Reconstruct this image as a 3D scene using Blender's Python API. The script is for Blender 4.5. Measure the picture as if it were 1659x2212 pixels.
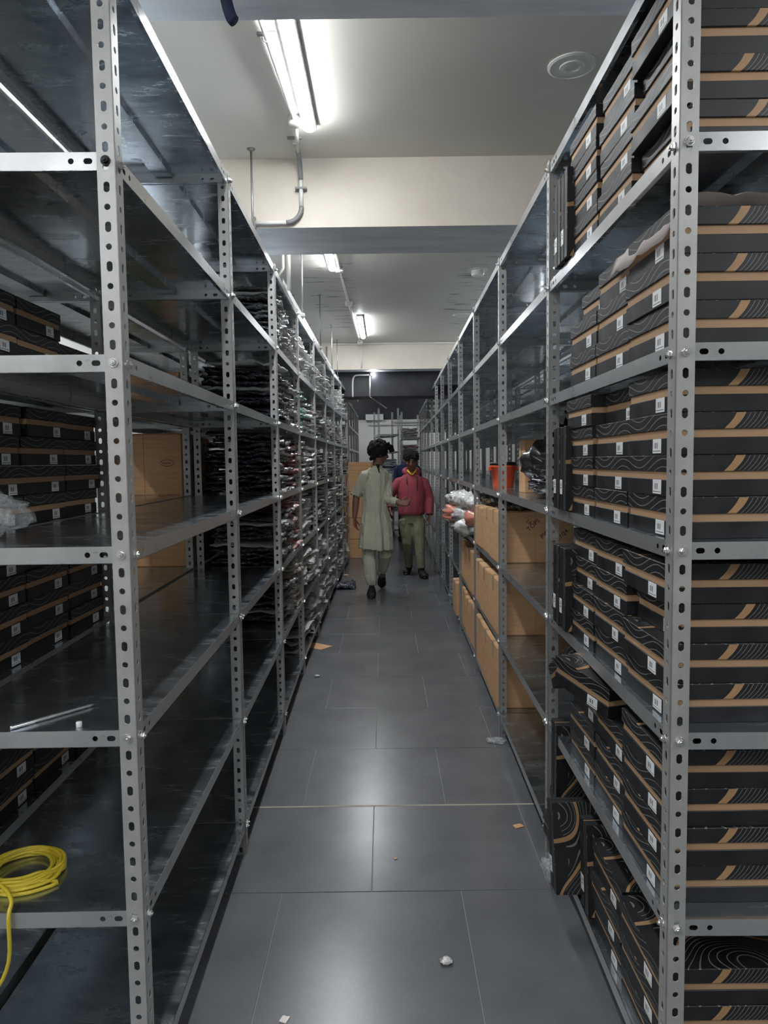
import bpy, bmesh, math, random
from mathutils import Matrix, Vector, noise
rnd = random.Random(7)
for o in list(bpy.data.objects): bpy.data.objects.remove(o)
C = bpy.context.scene.collection
PI = math.pi
# ------------------------------------------------------------------ camera
F_PX, PITCH, YAW, ROLL, EYE = 1554.8, .0706, -.0008, -.0129, 1.45
IW, IH = 1659.0, 2212.0
def _axes():
    sy, cy = math.sin(YAW), math.cos(YAW); sp, cp = math.sin(PITCH), math.cos(PITCH)
    r0 = Vector((cy, -sy, 0)); h = Vector((sy, cy, 0)); up = Vector((0, 0, 1))
    d0 = -(up * cp + h * sp); f = -up * sp + h * cp
    r = r0 * math.cos(ROLL) - d0 * math.sin(ROLL); d = r0 * math.sin(ROLL) + d0 * math.cos(ROLL)
    return r, d, f
R_, D_, F_ = _axes()
cam_data = bpy.data.cameras.new('camera'); cam = bpy.data.objects.new('camera', cam_data); C.objects.link(cam)
cam.matrix_world = Matrix(((R_.x, -D_.x, -F_.x, 0), (R_.y, -D_.y, -F_.y, 0), (R_.z, -D_.z, -F_.z, EYE), (0, 0, 0, 1)))
cam_data.sensor_fit = 'HORIZONTAL'; cam_data.sensor_width = 36; cam_data.lens = F_PX / IW * 36
cam_data.clip_start = .02
bpy.context.scene.camera = cam
def P(px, py, y):
    """world point at distance y seen at pixel (px,py)"""
    d = F_ + R_ * ((px - IW / 2) / F_PX) + D_ * ((py - IH / 2) / F_PX)
    return Vector((0, 0, EYE)) + d * (y / d.y)
# ------------------------------------------------------------------ world, exposure
w = bpy.data.worlds.new('World'); bpy.context.scene.world = w; w.use_nodes = True
w.node_tree.nodes['Background'].inputs[0].default_value = (.5, .55, .6, 1)
w.node_tree.nodes['Background'].inputs[1].default_value = .1
vs = bpy.context.scene.view_settings
vs.view_transform = 'Standard'; vs.look = 'None'; vs.gamma = 1; vs.use_curve_mapping = False
vs.exposure = 1.6
TUBE = 34.0      # emission of the lamp tubes
# ------------------------------------------------------------------ material helpers
def mat(name, col=(.5, .5, .5), rough=.5, metal=0, **kw):
    m = bpy.data.materials.new(name); m.use_nodes = True
    b = m.node_tree.nodes['Principled BSDF']
    b.inputs['Base Color'].default_value = (*col, 1); b.inputs['Roughness'].default_value = rough
    b.inputs['Metallic'].default_value = metal
    for k, v in kw.items(): b.inputs[k.replace('_', ' ')].default_value = v
    return m
class NT:
    def __init__(s, m): s.t = m.node_tree; s.b = s.t.nodes['Principled BSDF']
    def n(s, typ, **kw):
        x = s.t.nodes.new(typ)
        for k, v in kw.items(): setattr(x, k, v)
        return x
    def l(s, a, b): s.t.links.new(a, b)
    def co(s, scale=(1, 1, 1), kind='Object', rot=(0, 0, 0)):
        tc = s.n('ShaderNodeTexCoord'); mp = s.n('ShaderNodeMapping')
        mp.inputs['Scale'].default_value = scale; mp.inputs['Rotation'].default_value = rot
        s.l(tc.outputs[kind], mp.inputs['Vector']); return mp.outputs[0]
    def noise(s, vec, scale, detail=4, rough=.55, dist=0):
        x = s.n('ShaderNodeTexNoise'); x.inputs['Scale'].default_value = scale; x.inputs['Detail'].default_value = detail
        x.inputs['Roughness'].default_value = rough; x.inputs['Distortion'].default_value = dist
        s.l(vec, x.inputs['Vector']); return x.outputs['Fac']
    def ramp(s, fac, stops):
        x = s.n('ShaderNodeValToRGB'); cr = x.color_ramp
        while len(cr.elements) < len(stops): cr.elements.new(.5)
        for e, (p, c) in zip(cr.elements, stops):
            e.position = p; e.color = (*c, 1) if len(c) == 3 else c
        s.l(fac, x.inputs[0]); return x.outputs[0]
    def rng(s, fac, a, b, c, d):
        x = s.n('ShaderNodeMapRange')
        for i, v in zip((1, 2, 3, 4), (a, b, c, d)): x.inputs[i].default_value = v
        s.l(fac, x.inputs[0]); return x.outputs[0]
    def m(s, op, a, b=None, c=None):
        x = s.n('ShaderNodeMath', operation=op)
        for i, v in enumerate((a, b, c)):
            if v is None: continue
            if isinstance(v, (int, float)): x.inputs[i].default_value = v
            else: s.l(v, x.inputs[i])
        return x.outputs[0]
    def mix(s, fac, a, b, blend='MIX'):
        x = s.n('ShaderNodeMix', data_type='RGBA', blend_type=blend)
        for i, v in ((0, fac), (6, a), (7, b)):
            if isinstance(v, (int, float)): x.inputs[i].default_value = v
            elif isinstance(v, tuple): x.inputs[i].default_value = (*v, 1)
            else: s.l(v, x.inputs[i])
        return x.outputs[2]
    def bump(s, h, strength=.3, dist=.01):
        x = s.n('ShaderNodeBump'); x.inputs['Strength'].default_value = strength; x.inputs['Distance'].default_value = dist
        s.l(h, x.inputs['Height']); s.l(x.outputs[0], s.b.inputs['Normal'])
    def xyz(s, v):
        x = s.n('ShaderNodeSeparateXYZ'); s.l(v, x.inputs[0]); return x.outputs
    def set(s, k, v): s.l(v, s.b.inputs[k])
def galv(name, c0, c1, r0, r1, metal=1.0, kind='Object', streak=False):
    m = mat(name, c0, r0, metal); t = NT(m); v = t.co(kind=kind)
    vo = t.n('ShaderNodeTexVoronoi'); vo.inputs['Scale'].default_value = 90; t.l(v, vo.inputs['Vector'])
    n1 = t.noise(v, 7, 6, .65); n2 = t.noise(t.co((4, 14, 14), kind), 1.5, 4)
    sp = t.rng(t.xyz(vo.outputs['Color'])[0], 0, 1, -.035, .035)
    f = t.m('ADD', t.m('ADD', t.m('MULTIPLY', n1, .7), t.m('MULTIPLY', n2, .3)), sp)
    t.set('Base Color', t.ramp(f, [(.2, c0), (.8, c1)]))
    t.set('Roughness', t.rng(f, .3, .75, r0, r1))
    if streak:
        n4 = t.noise(t.co((1.6, 5, 1), kind), 3.2, 7, .72, .6); t.set('Roughness', t.rng(n4, .36, .66, r0, r1)); t.set('Base Color', t.mix(t.rng(n4, .45, .7, 0, .3), t.ramp(f, [(.2, c0), (.8, c1)]), (.72, .74, .75)))
    t.bump(t.noise(v, 18, 3), .035, .004)
    return m
M = {}
M['post'] = galv('galvanised_post', (.34, .34, .335), (.52, .515, .50), .36, .5, .5)
M['shelf'] = galv('galvanised_shelf', (.36, .42, .47), (.58, .63, .68), .12, .33, .95, streak=True)
M['lipm'] = galv('galvanised_lip', (.36, .37, .375), (.54, .55, .55), .24, .42, .7)
M['bolt'] = mat('zinc_bolt', (.75, .75, .74), .25, 1)
M['black_bolt'] = mat('black_bolt', (.02, .02, .025), .4, .6)
m = mat('painted_ceiling', (.60, .585, .555), .6); t = NT(m); v = t.co(kind='Generated')
oc = t.co(); M['ceiling'] = m
X_, Y_, Z_ = t.xyz(oc)[0:3]
st = t.noise(t.co((2.0, 12, 1)), 1.6, 3, .6)          # grime marks along the two joints of the slab
band1 = t.m('LESS_THAN', t.m('ABSOLUTE', t.m('SUBTRACT', X_, .80)), .16)
band2 = t.m('LESS_THAN', t.m('ABSOLUTE', t.m('ADD', X_, .45)), .22)
far = t.m('MULTIPLY', t.m('GREATER_THAN', Y_, 4.8), t.m('LESS_THAN', Y_, 8.6))
bm_ = t.m('MULTIPLY', t.m('MAXIMUM', band1, band2), far)
fac = t.m('MULTIPLY', bm_, t.rng(st, .56, .68, 0, .8))
base = t.ramp(t.noise(oc, 1.2, 4), [(.35, (.62, .595, .54)), (.65, (.68, .655, .60))])
t.set('Base Color', t.mix(fac, base, (.06, .06, .06)))
m = mat('beam_paint', (.70, .66, .60), .6); t = NT(m)
t.set('Base Color', t.ramp(t.noise(t.co(), 2.5, 5, .6), [(.3, (.62, .565, .485)), (.7, (.70, .645, .56))])); M['beam'] = m
m = mat('beam_soffit', (.4, .41, .42), .5); t = NT(m)
t.set('Base Color', t.ramp(t.noise(t.co((1, 6, 1)), 1.6, 6, .65), [(.33, (.62, .64, .67)), (.55, (.82, .83, .84)), (.7, (.88, .88, .86))])); M['soffit'] = m
m = mat('wall_paint', (.56, .56, .54), .6); M['wall'] = m
M['wall_back'] = mat('wall_back_paint', (.80, .80, .75), .6)
m = mat('dark_paint', (.02, .022, .032), .45); t = NT(m)
t.set('Base Color', t.ramp(t.noise(t.co(), 4, 7, .7), [(.4, (.008, .009, .016)), (.8, (.035, .037, .046))])); M['dark'] = m
m = mat('floor_tile', (.1, .1, .105), .3); t = NT(m); oi = t.n('ShaderNodeObjectInfo')
gp = t.n('ShaderNodeNewGeometry').outputs['Position']; nn = t.noise(gp, 3.5, 4, .55); n3 = t.noise(gp, 120, 2)
f = t.m('ADD', t.m('MULTIPLY', nn, .75), t.m('MULTIPLY', n3, .25))
f = t.m('ADD', f, t.rng(oi.outputs['Random'], 0, 1, -.05, .05))
t.set('Base Color', t.ramp(f, [(.1, (.085, .088, .095)), (.9, (.195, .20, .21))]))
t.b.inputs['Roughness'].default_value = .25; M['tile'] = m
M['grout'] = mat('grout', (.30, .295, .27), .8)
m = mat('kraft_board', (.42, .26, .145), .75); t = NT(m); oi = t.n('ShaderNodeObjectInfo')
f = t.m('ADD', t.noise(t.co((1, 1, 9)), 6, 5, .6), t.rng(oi.outputs['Random'], 0, 1, -.06, .06))
t.set('Base Color', t.ramp(f, [(.3, (.60, .34, .165)), (.7, (.76, .46, .24))])); t.bump(t.noise(t.co((60, 60, 2)), 3, 2), .12, .003)
M['kraft'] = m
M['kraft_dark'] = mat('kraft_edge', (.22, .13, .07), .8)
M['tan'] = mat('shoe_box_liner', (.40, .25, .14), .7)
M['tape'] = mat('clear_tape', (.55, .42, .27), .2)
M['white'] = mat('white_paper', (.78, .78, .78), .6)
M['ink'] = mat('ink', (.03, .02, .02), .6)
def box_print(name, lid):
    """black shoe box card, topographic lines and a tan flash printed on the lid"""
    m = mat(name, (.014, .014, .016), .42); t = NT(m); c = t.co(); X, Y, Z = t.xyz(c)[0:3]
    wear = t.noise(c, 14, 6, .7); basec = t.ramp(wear, [(.4, (.006, .006, .0075)), (.8, (.019, .019, .021))])
    t.set('Roughness', t.rng(wear, .3, .7, .42, .6))
    if not lid: t.set('Base Color', basec); return m
    geo = t.n('ShaderNodeNewGeometry'); tc = t.n('ShaderNodeTexCoord'); N = t.xyz(tc.outputs['Normal'])
    endf = t.m('GREATER_THAN', t.m('ABSOLUTE', N[0]), .6); topf = t.m('GREATER_THAN', N[2], .6)
    # end faces: waves
    he = t.m('ADD', t.m('MULTIPLY', Z, 62), t.m('MULTIPLY', t.m('SINE', t.m('MULTIPLY_ADD', Y, 24, .6)), .9))
    he = t.m('ADD', he, t.m('MULTIPLY', Y, 3.0))
    # long sides: slanted lines right of a tan flash
    q = t.m('SUBTRACT', t.m('MULTIPLY_ADD', Z, -.85, X), -.0)
    q = t.m('ADD', q, t.m('MULTIPLY', t.m('SINE', t.m('MULTIPLY', Z, 75)), .005))
    hs = t.m('MULTIPLY', q, 105)
    # top: contour rings of a noise field
    ht = t.m('MULTIPLY', t.noise(t.co((1, 1, .2)), 3.2, 1), 46)
    def line(h, wdt):
        return t.m('LESS_THAN', t.m('ABSOLUTE', t.m('SUBTRACT', t.m('FRACT', h), .5)), wdt)
    le = t.m('MULTIPLY', line(he, .055), endf)
    x0 = -.100
    ls = t.m('MULTIPLY', t.m('MULTIPLY', line(hs, .07), t.m('GREATER_THAN', q, x0 + .012)), t.m('SUBTRACT', 1.0, t.m('MAXIMUM', endf, topf)))
    lt = t.m('MULTIPLY', t.m('MULTIPLY', line(ht, .07), t.m('GREATER_THAN', t.m('ADD', X, t.m('MULTIPLY', ht, .004)), -.05)), topf)
    tan = t.m('MULTIPLY', t.m('LESS_THAN', t.m('ABSOLUTE', t.m('SUBTRACT', q, x0)), .0095), t.m('SUBTRACT', 1.0, t.m('MAXIMUM', endf, topf)))
    tt = t.m('MULTIPLY', t.m('LESS_THAN', t.m('ABSOLUTE', t.m('SUBTRACT', ht, 22.6)), .45), topf)
    c1 = t.mix(t.m('MULTIPLY', t.m('MAXIMUM', t.m('MAXIMUM', le, ls), lt), .55), basec, (.34, .33, .31))
    c2 = t.mix(t.m('MAXIMUM', tan, tt), c1, (.36, .21, .10))
    t.set('Base Color', c2); return m
M['lid'] = box_print('shoe_box_lid_print', True); M['boxbase'] = box_print('shoe_box_base_card', False)
m = mat('barcode_label', (.8, .8, .8), .5); t = NT(m); X, Y, Z = t.xyz(t.co())[0:3]
bars = t.m('GREATER_THAN', t.noise(t.co((0, 230, 0)), 1, 0), .5)
win = t.m('MULTIPLY', t.m('LESS_THAN', t.m('ABSOLUTE', Y), .013), t.m('LESS_THAN', t.m('ABSOLUTE', t.m('ADD', Z, -.001)), .006))
l2 = t.m('MULTIPLY', t.m('LESS_THAN', t.m('ABSOLUTE', t.m('ADD', Z, .010)), .0008), t.m('LESS_THAN', t.m('ABSOLUTE', Y), .020))
t.set('Base Color', t.mix(t.m('MAXIMUM', t.m('MULTIPLY', bars, win), l2), (.74, .74, .74), (.08, .08, .08))); M['label'] = m
m = mat('poly_bag', (.5, .5, .5), .22, 0, Coat_Weight=.7, Coat_Roughness=.12); t = NT(m); oi = t.n('ShaderNodeObjectInfo')
n1 = t.noise(t.co((9, 9, 30)), 3.0, 5, .62, 1.5)
shine = t.rng(n1, .52, .64, 0, .6)
t.set('Base Color', t.mix(shine, oi.outputs['Color'], (.62, .63, .64))); t.set('Roughness', t.rng(n1, .3, .7, .35, .12)); t.bump(n1, .9, .012)
M['poly'] = m
m = mat('clear_plastic', (.85, .87, .88), .15, 0); t = NT(m)
m.node_tree.nodes['Principled BSDF'].inputs['Alpha'].default_value = .45
n1 = t.noise(t.co(), 24, 4, .6, 1); t.set('Alpha', t.rng(n1, .4, .68, .12, .62)); t.bump(n1, .8, .01); M['clear'] = m
M['tissue'] = mat('tissue_paper', (.88, .80, .76), .7)
M['navy'] = mat('navy_cloth', (.012, .018, .05), .8)
M['orange'] = mat('orange_plastic', (.85, .10, .025), .35)
M['black'] = mat('black_plastic', (.012, .012, .014), .35)
M['yellow'] = mat('yellow_cable', (.55, .43, .03), .4)
M['yellow_card'] = mat('yellow_card', (.75, .55, .06), .6)
M['pvc'] = mat('white_pvc', (.72, .71, .68), .35)
M['pvc_grey'] = mat('grey_pvc', (.22, .22, .22), .45)
M['housing'] = mat('lamp_housing', (.34, .35, .37), .5)
M['rod'] = mat('steel_rod', (.35, .35, .34), .45, .8)
M['green'] = mat('green_print', (.05, .10, .03), .6)
M['red'] = mat('red_plastic', (.7, .06, .03), .4)
M['greyboard'] = mat('grey_board', (.10, .11, .12), .5)
M['pen'] = mat('pen_steel', (.7, .7, .7), .25, .9)
m = bpy.data.materials.new('lamp_diffuser'); m.use_nodes = True; b = m.node_tree.nodes['Principled BSDF']
b.inputs['Base Color'].default_value = (.9, .9, .9, 1); b.inputs['Emission Color'].default_value = (.93, .965, 1, 1)
b.inputs['Emission Strength'].default_value = TUBE; M['lamp'] = m
# ------------------------------------------------------------------ mesh helpers
WM = {}
def WMof(o): return WM.get(o.name, Matrix.Identity(4))
def link(o, parent=None, label=None, cat=None, group=None, kind=None):
    C.objects.link(o)
    if parent: o.parent = parent
    if label: o['label'] = label
    if cat: o['category'] = cat
    if group: o['group'] = group
    if kind: o['kind'] = kind
    return o
def mesh(name, bm, m, smooth=False):
    me = bpy.data.meshes.new(name); bm.normal_update(); bm.to_mesh(me); bm.free()
    for mm in (m if isinstance(m, (list, tuple)) else [m]): me.materials.append(mm)
    if smooth:
        for p in me.polygons: p.use_smooth = True
    return me
def obj(name, bm, m, parent=None, smooth=False, local=False, **kw):
    """link a bmesh as ONE object; world coordinates unless local"""
    if parent is not None and not local: bm.transform(WMof(parent).inverted())
    if parent is None and not local:
        # origin at the base centre
        xs = [v.co for v in bm.verts]
        mn = Vector([min(c[i] for c in xs) for i in range(3)]); mx = Vector([max(c[i] for c in xs) for i in range(3)])
        org = Vector(((mn.x + mx.x) / 2, (mn.y + mx.y) / 2, mn.z)); bm.transform(Matrix.Translation(-org))
    me = mesh(name, bm, m, smooth); o = bpy.data.objects.new(name, me)
    if parent is None and not local: o.location = org
    return link(o, parent, **kw)
def inst(name, me, parent=None, loc=(0, 0, 0), rot=(0, 0, 0), scale=(1, 1, 1), **kw):
    o = bpy.data.objects.new(name, me); o.location = loc; o.rotation_euler = rot; o.scale = scale
    return link(o, parent, **kw)
def thing(name, loc, label, cat, rot=(0, 0, 0), group=None, kind=None):
    o = bpy.data.objects.new(name, None); o.location = loc; o.rotation_euler = rot; o.empty_display_size = .1
    link(o, None, label, cat, group, kind)
    from mathutils import Euler
    WM[o.name] = Matrix.Translation(Vector(loc)) @ Euler(rot).to_matrix().to_4x4()
    return o
def dup(root, loc, rot=None, label=None, group=None, color=None):
    r = root.copy(); C.objects.link(r); r.location = loc
    if rot is not None: r.rotation_euler = rot
    if label: r['label'] = label
    if group: r['group'] = group
    for ch in list(root.children):
        c = ch.copy(); C.objects.link(c); c.parent = r
        for g in ch.children:
            d = g.copy(); C.objects.link(d); d.parent = c
    return r
def bx(bm, x0, x1, y0, y1, z0, z1, bev=0, seg=1, mt=None):
    vs_ = [bm.verts.new(p) for p in ((x0, y0, z0), (x1, y0, z0), (x1, y1, z0), (x0, y1, z0), (x0, y0, z1), (x1, y0, z1), (x1, y1, z1), (x0, y1, z1))]
    fs = [bm.faces.new([vs_[i] for i in f]) for f in ((0, 3, 2, 1), (4, 5, 6, 7), (0, 1, 5, 4), (1, 2, 6, 5), (2, 3, 7, 6), (3, 0, 4, 7))]
    if bev:
        es = list({e for f in fs for e in f.edges})
        bmesh.ops.bevel(bm, geom=es, offset=bev, segments=seg, affect='EDGES', profile=.5)
    return vs_
def ring_frame(t, prev=None):
    t = t.normalized()
    a = prev - t * prev.dot(t) if prev is not None else (Vector((0, 0, 1)).cross(t) if abs(t.z) < .9 else Vector((1, 0, 0)) - t * t.x)
    if a.length < 1e-6: a = t.orthogonal()
    a.normalize(); return a, t.cross(a)
def tube(bm, pts, rad, n=10, cap=True, sq=1.0, ref=None):
    pts = [Vector(p) for p in pts]
    rad = rad if isinstance(rad, (list, tuple)) else [rad] * len(pts)
    prev = ref; rings = []
    for i, p in enumerate(pts):
        t = (pts[min(i + 1, len(pts) - 1)] - pts[max(i - 1, 0)])
        a, b = ring_frame(t, prev); prev = a
        r = rad[i]; ra, rb = (r if isinstance(r, tuple) else (r, r * sq))
        rings.append([bm.verts.new(p + a * math.cos(2 * PI * k / n) * ra + b * math.sin(2 * PI * k / n) * rb) for k in range(n)])
    for q, r in zip(rings, rings[1:]):
        for k in range(n): bm.faces.new((q[k], q[(k + 1) % n], r[(k + 1) % n], r[k]))
    if cap: bm.faces.new(rings[0][::-1]); bm.faces.new(rings[-1])
def spline(pts, k=6):
    pts = [Vector(p) for p in pts]; out = []
    for i in range(len(pts) - 1):
        p0, p1, p2, p3 = pts[max(i - 1, 0)], pts[i], pts[i + 1], pts[min(i + 2, len(pts) - 1)]
        for j in range(k):
            t = j / k
            out.append(.5 * ((2 * p1) + (p2 - p0) * t + (2 * p0 - 5 * p1 + 4 * p2 - p3) * t * t + (3 * p1 - p0 - 3 * p2 + p3) * t ** 3))
    return out + [pts[-1]]
def lathe(bm, prof, n=24, M4=None):
    rings = []
    for r, z in prof:
        rings.append([bm.verts.new(((M4 @ Vector((r * math.cos(2 * PI * k / n), r * math.sin(2 * PI * k / n), z))) if M4 else (r * math.cos(2 * PI * k / n), r * math.sin(2 * PI * k / n), z))) for k in range(n)])
    for q, r in zip(rings, rings[1:]):
        for k in range(n): bm.faces.new((q[k], q[(k + 1) % n], r[(k + 1) % n], r[k]))
    bm.faces.new(rings[0][::-1]); bm.faces.new(rings[-1])
def ell(bm, c, r, n=12, rot=None):
    m4 = Matrix.Translation(Vector(c)) @ (rot.to_4x4() if rot else Matrix.Identity(4)) @ Matrix.Diagonal((*r, 1))
    bmesh.ops.create_uvsphere(bm, u_segments=n, v_segments=max(6, n * 2 // 3), radius=1, matrix=m4)
def plate(bm, O, U, V, N, w_, segs, th):
    """strip of sheet metal: O corner, U across (width w_), V along; segs = [(v0, v1, hole or None)], hole = (u, v, ru, rv)"""
    def pt(u, v, d): return O + U * u + V * v + N * d
    for v0, v1, h in segs:
        if h is None:
            for d in (0, -th):
                q = [bm.verts.new(pt(*a, d)) for a in ((0, v0), (w_, v0), (w_, v1), (0, v1))]
                bm.faces.new(q if d == 0 else q[::-1])
        else:
            hu, hv, ru, rv = h; hole = []; per = []
            corners = [(0, v0), (w_, v0), (w_, v1), (0, v1)]
            for k in range(12):
                a = -.75 * PI + k * PI / 6
                ca, sa = math.cos(a), math.sin(a)
                hole.append((hu + ru * ca, hv + ru * sa + (rv - ru) * (1 if sa > .01 else -1 if sa < -.01 else 0)))
                i, f = divmod(k, 3); A = corners[i]; B = corners[(i + 1) % 4]; f /= 3
                per.append((A[0] + (B[0] - A[0]) * f, A[1] + (B[1] - A[1]) * f))
            L = []
            for d in (0, -th):
                hr = [bm.verts.new(pt(*a, d)) for a in hole]; pr = [bm.verts.new(pt(*a, d)) for a in per]; L.append(hr)
                for k in range(12):
                    q = (pr[k], pr[(k + 1) % 12], hr[(k + 1) % 12], hr[k]); bm.faces.new(q if d == 0 else q[::-1])
            for k in range(12): bm.faces.new((L[0][k], L[0][(k + 1) % 12], L[1][(k + 1) % 12], L[1][k]))
    v0, v1 = segs[0][0], segs[-1][1]
    for a, b in (((0, v0), (0, v1)), ((w_, v1), (w_, v0)), ((w_, v0), (0, v0)), ((0, v1), (w_, v1))):
        bm.faces.new([bm.verts.new(pt(*a, 0)), bm.verts.new(pt(*b, 0)), bm.verts.new(pt(*b, -th)), bm.verts.new(pt(*a, -th))][::-1])
# ------------------------------------------------------------------ the room
CEIL = 3.02; XL, XR, Y0, Y1 = -3.3, 4.9, -3.0, 17.3
BB = 2.67    # underside of the deep beams
def box_structure(name, args, m, **kw):
    bm = bmesh.new(); bx(bm, *args); return obj(name, bm, m, kind='structure', **kw)
floor = bpy.data.objects.new('floor', None); link(floor, kind='structure')
bm = bmesh.new(); bx(bm, XL, XR, Y0, Y1, -.1, -.0025); obj('grout_bed', bm, M['grout'], floor, local=True)
TS, TO = .606, 2.335
def tile_mesh(wd):
    bm = bmesh.new(); bx(bm, -wd / 2 + .0014, wd / 2 - .0014, -TS / 2 + .0021, TS / 2 - .0021, -.012, 0, .0008); return mesh('tile', bm, M['tile'])
tme = tile_mesh(.604); rest = bmesh.new(); nt = 0
for j in range(-8, 25):
    yc = TO + (j + .5) * TS
    for i in range(-6, 9):
        xc = -.06 + (i + .5) * .604 + (0 if j % 2 == 0 else .302) 
        if xc > XR - .3 or xc < XL + .3 or yc > Y1 - .3: continue
        if -1.5 < xc < 1.7 and yc > .6 and yc < 14.5:
            nt += 1; inst('tile', tme, floor, (xc, yc, 0))
        else: bx(rest, xc - .3006, xc + .3006, yc - TS / 2 + .0016, yc + TS / 2 - .0016, -.012, 0)
obj('outer_tiles', rest, M['tile'], floor, local=True, kind='stuff')
bm = bmesh.new(); bx(bm, -1.5, 1.7, 2.9355, 2.9465, -.002, .0004); obj('joint_filler', bm, mat('joint_filler', (.42, .38, .28), .8), floor, local=True)
bm = bmesh.new(); bx(bm, XL, XR, Y0, 9.95, CEIL, CEIL + .1)
ceil = obj('ceiling', bm, M['ceiling'], kind='structure', local=True)
box_structure('trim_1', (XL, XR, 1.55, 2.08, BB, CEIL), [M['beam']])
def beam(n, y0, y1):
    bm = bmesh.new(); bx(bm, XL, XR, y0, y1, BB, CEIL)
    bm.faces.ensure_lookup_table(); bm.faces[0].material_index = 1
    return obj('trim_%d' % n, bm, [M['beam'], M['soffit']], kind='structure')
bpy.data.objects.remove(bpy.data.objects['trim_1']); beam(1, 1.55, 2.08); beam(2, 3.85, 4.34)
b3 = beam(3, 9.69, 9.95)
box_structure('trim_4', (XL, XR, 9.97, 10.5, 2.34, 3.3), M['dark'])
box_structure('trim_5', (XL, XR, 9.95, Y1, 3.3, 3.4), M['dark'])
box_structure('wall_left', (XL - .1, XL, Y0, Y1, 0, 3.4), M['wall'])
box_structure('wall_right', (XR, XR + .1, Y0, Y1, 0, 3.4), M['wall'])
box_structure('wall_front', (XL, XR, Y0 - .1, Y0, 0, 3.4), M['wall'])
bm = bmesh.new(); bx(bm, XL, XR, Y1, Y1 + .1, 0, 2.44); wb = obj('wall_back', bm, M['wall_back'], kind='structure')
bm = bmesh.new(); bx(bm, XL, XR, Y1 - .02, Y1 + .1, 2.44, 3.3); obj('dark_paint_band', bm, M['dark'], wb) if False else obj('trim_6', bm, M['dark'], kind='structure')
bm = bmesh.new(); bx(bm, .25, 1.2, Y1 - .08, Y1, 2.36, 2.41); bx(bm, -.35, 1.2, Y1 - .05, Y1, 2.30, 2.33); obj('trim_7', bm, M['wall'], kind='structure')
# ------------------------------------------------------------------ lamps
def lamp(x, ya, yb, label, z=2.965, wd=.058, top=None):
    t_ = thing('ceiling_light', (x, ya, z), label, 'light', group=None)
    bm = bmesh.new(); bx(bm, x - .033, x + .033, ya - .01, yb + .01, z + .032, top or CEIL, .004); obj('housing', bm, M['housing'], t_)
    bm = bmesh.new(); n = 8; prof = [(wd / 2 * math.cos(PI * 1.05 + PI * .90 * k / n), .0037 + .024 * math.sin(PI * 1.05 + PI * .90 * k / n)) for k in range(n + 1)]
    ra = [bm.verts.new((x + a, ya, z + .032 + b)) for a, b in prof]; rb = [bm.verts.new((x + a, yb, z + .032 + b)) for a, b in prof]
    for k in range(n): bm.faces.new((ra[k], ra[k + 1], rb[k + 1], rb[k]))
    bm.faces.new(ra[::-1]); bm.faces.new(rb); bm.faces.new((ra[-1], ra[0], rb[0], rb[-1]))
    bmesh.ops.recalc_face_normals(bm, faces=bm.faces)
    obj('diffuser', bm, M['lamp'], t_)
lamp(-.325, 2.12, 3.46, 'long bright tube light on the ceiling, largest and nearest')
lamp(-.395, 4.50, 5.91, 'tube light just beyond the grey beam underside')
lamp(-.24, 7.85, 9.12, 'farthest tube light on the ceiling, near the far beam')
lamp(-.33, -1.6, -.3, 'unseen fill tube added behind the viewer over the aisle')  # added out of view to brighten the front faces of the near uprights
lamp(-1.6, -2.2, -.95, 'second unseen fill tube added behind the viewer, to the left')  # another added fill lamp out of view, for the camera-facing sides
for q, (xx, yy) in enumerate(((-.9, 11.6), (1.6, 11.8), (-.9, 14.6), (1.6, 14.8))):  # lamps added out of sight above the dark beam to brighten the back zone
    lamp(xx, yy, yy + 1.25, 'unseen fill tube added to brighten the far room, %s %s' % ('left' if xx < 0 else 'right', 'nearer' if yy < 13 else 'farther'), z=3.2, top=3.3)
for k, (yy, s) in enumerate(((-1.2, 'behind the viewer'), (.1, 'near'), (6.3, 'middle'), (8.6, 'far'))):
    lamp(-2.35, yy, yy + 1.25, 'tube light over the hidden left aisle, %s' % s)
    lamp(2.1, yy, yy + 1.25, 'tube light over the hidden right aisle, %s' % s)
# ------------------------------------------------------------------ racks
HT = [.108, .501, .888, 1.268, 1.651, 2.039, 2.434]
FW, TH, PH, DEP = .037, .0022, 2.463, .44
def post_mesh():
    bm = bmesh.new(); segs = []; n = 65; p = PH / n
    for i in range(n):
        v0, v1 = i * p, (i + 1) * p; c = (v0 + v1) / 2
        segs.append((v0, v1, (.0195, c, .0062, .0062) if i % 2 else (.0195, c, .0062, .0102)))
    O = Vector((0, 0, 0)); Xv, Yv, Zv = Vector((1, 0, 0)), Vector((0, 1, 0)), Vector((0, 0, 1))
    plate(bm, O, Xv, Zv, -Yv, FW, segs, TH)
    o2 = bmesh.new()
    segs2 = [(a, b, None if h is None else (FW - h[0], h[1], h[2], h[3])) for a, b, h in segs]
    plate(bm, O + Yv * FW, -Yv, Zv, -Xv, FW, segs2, TH)
    o2.free(); return mesh('upright', bm, M['post'])
POST = post_mesh()
def plain_post_mesh():
    bm = bmesh.new(); bx(bm, 0, FW, 0, TH, 0, PH); bx(bm, 0, TH, TH, FW, 0, PH); return mesh('upright', bm, M['post'])
POST_PLAIN = plain_post_mesh()
SL = 1.12; LIP = .034
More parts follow.
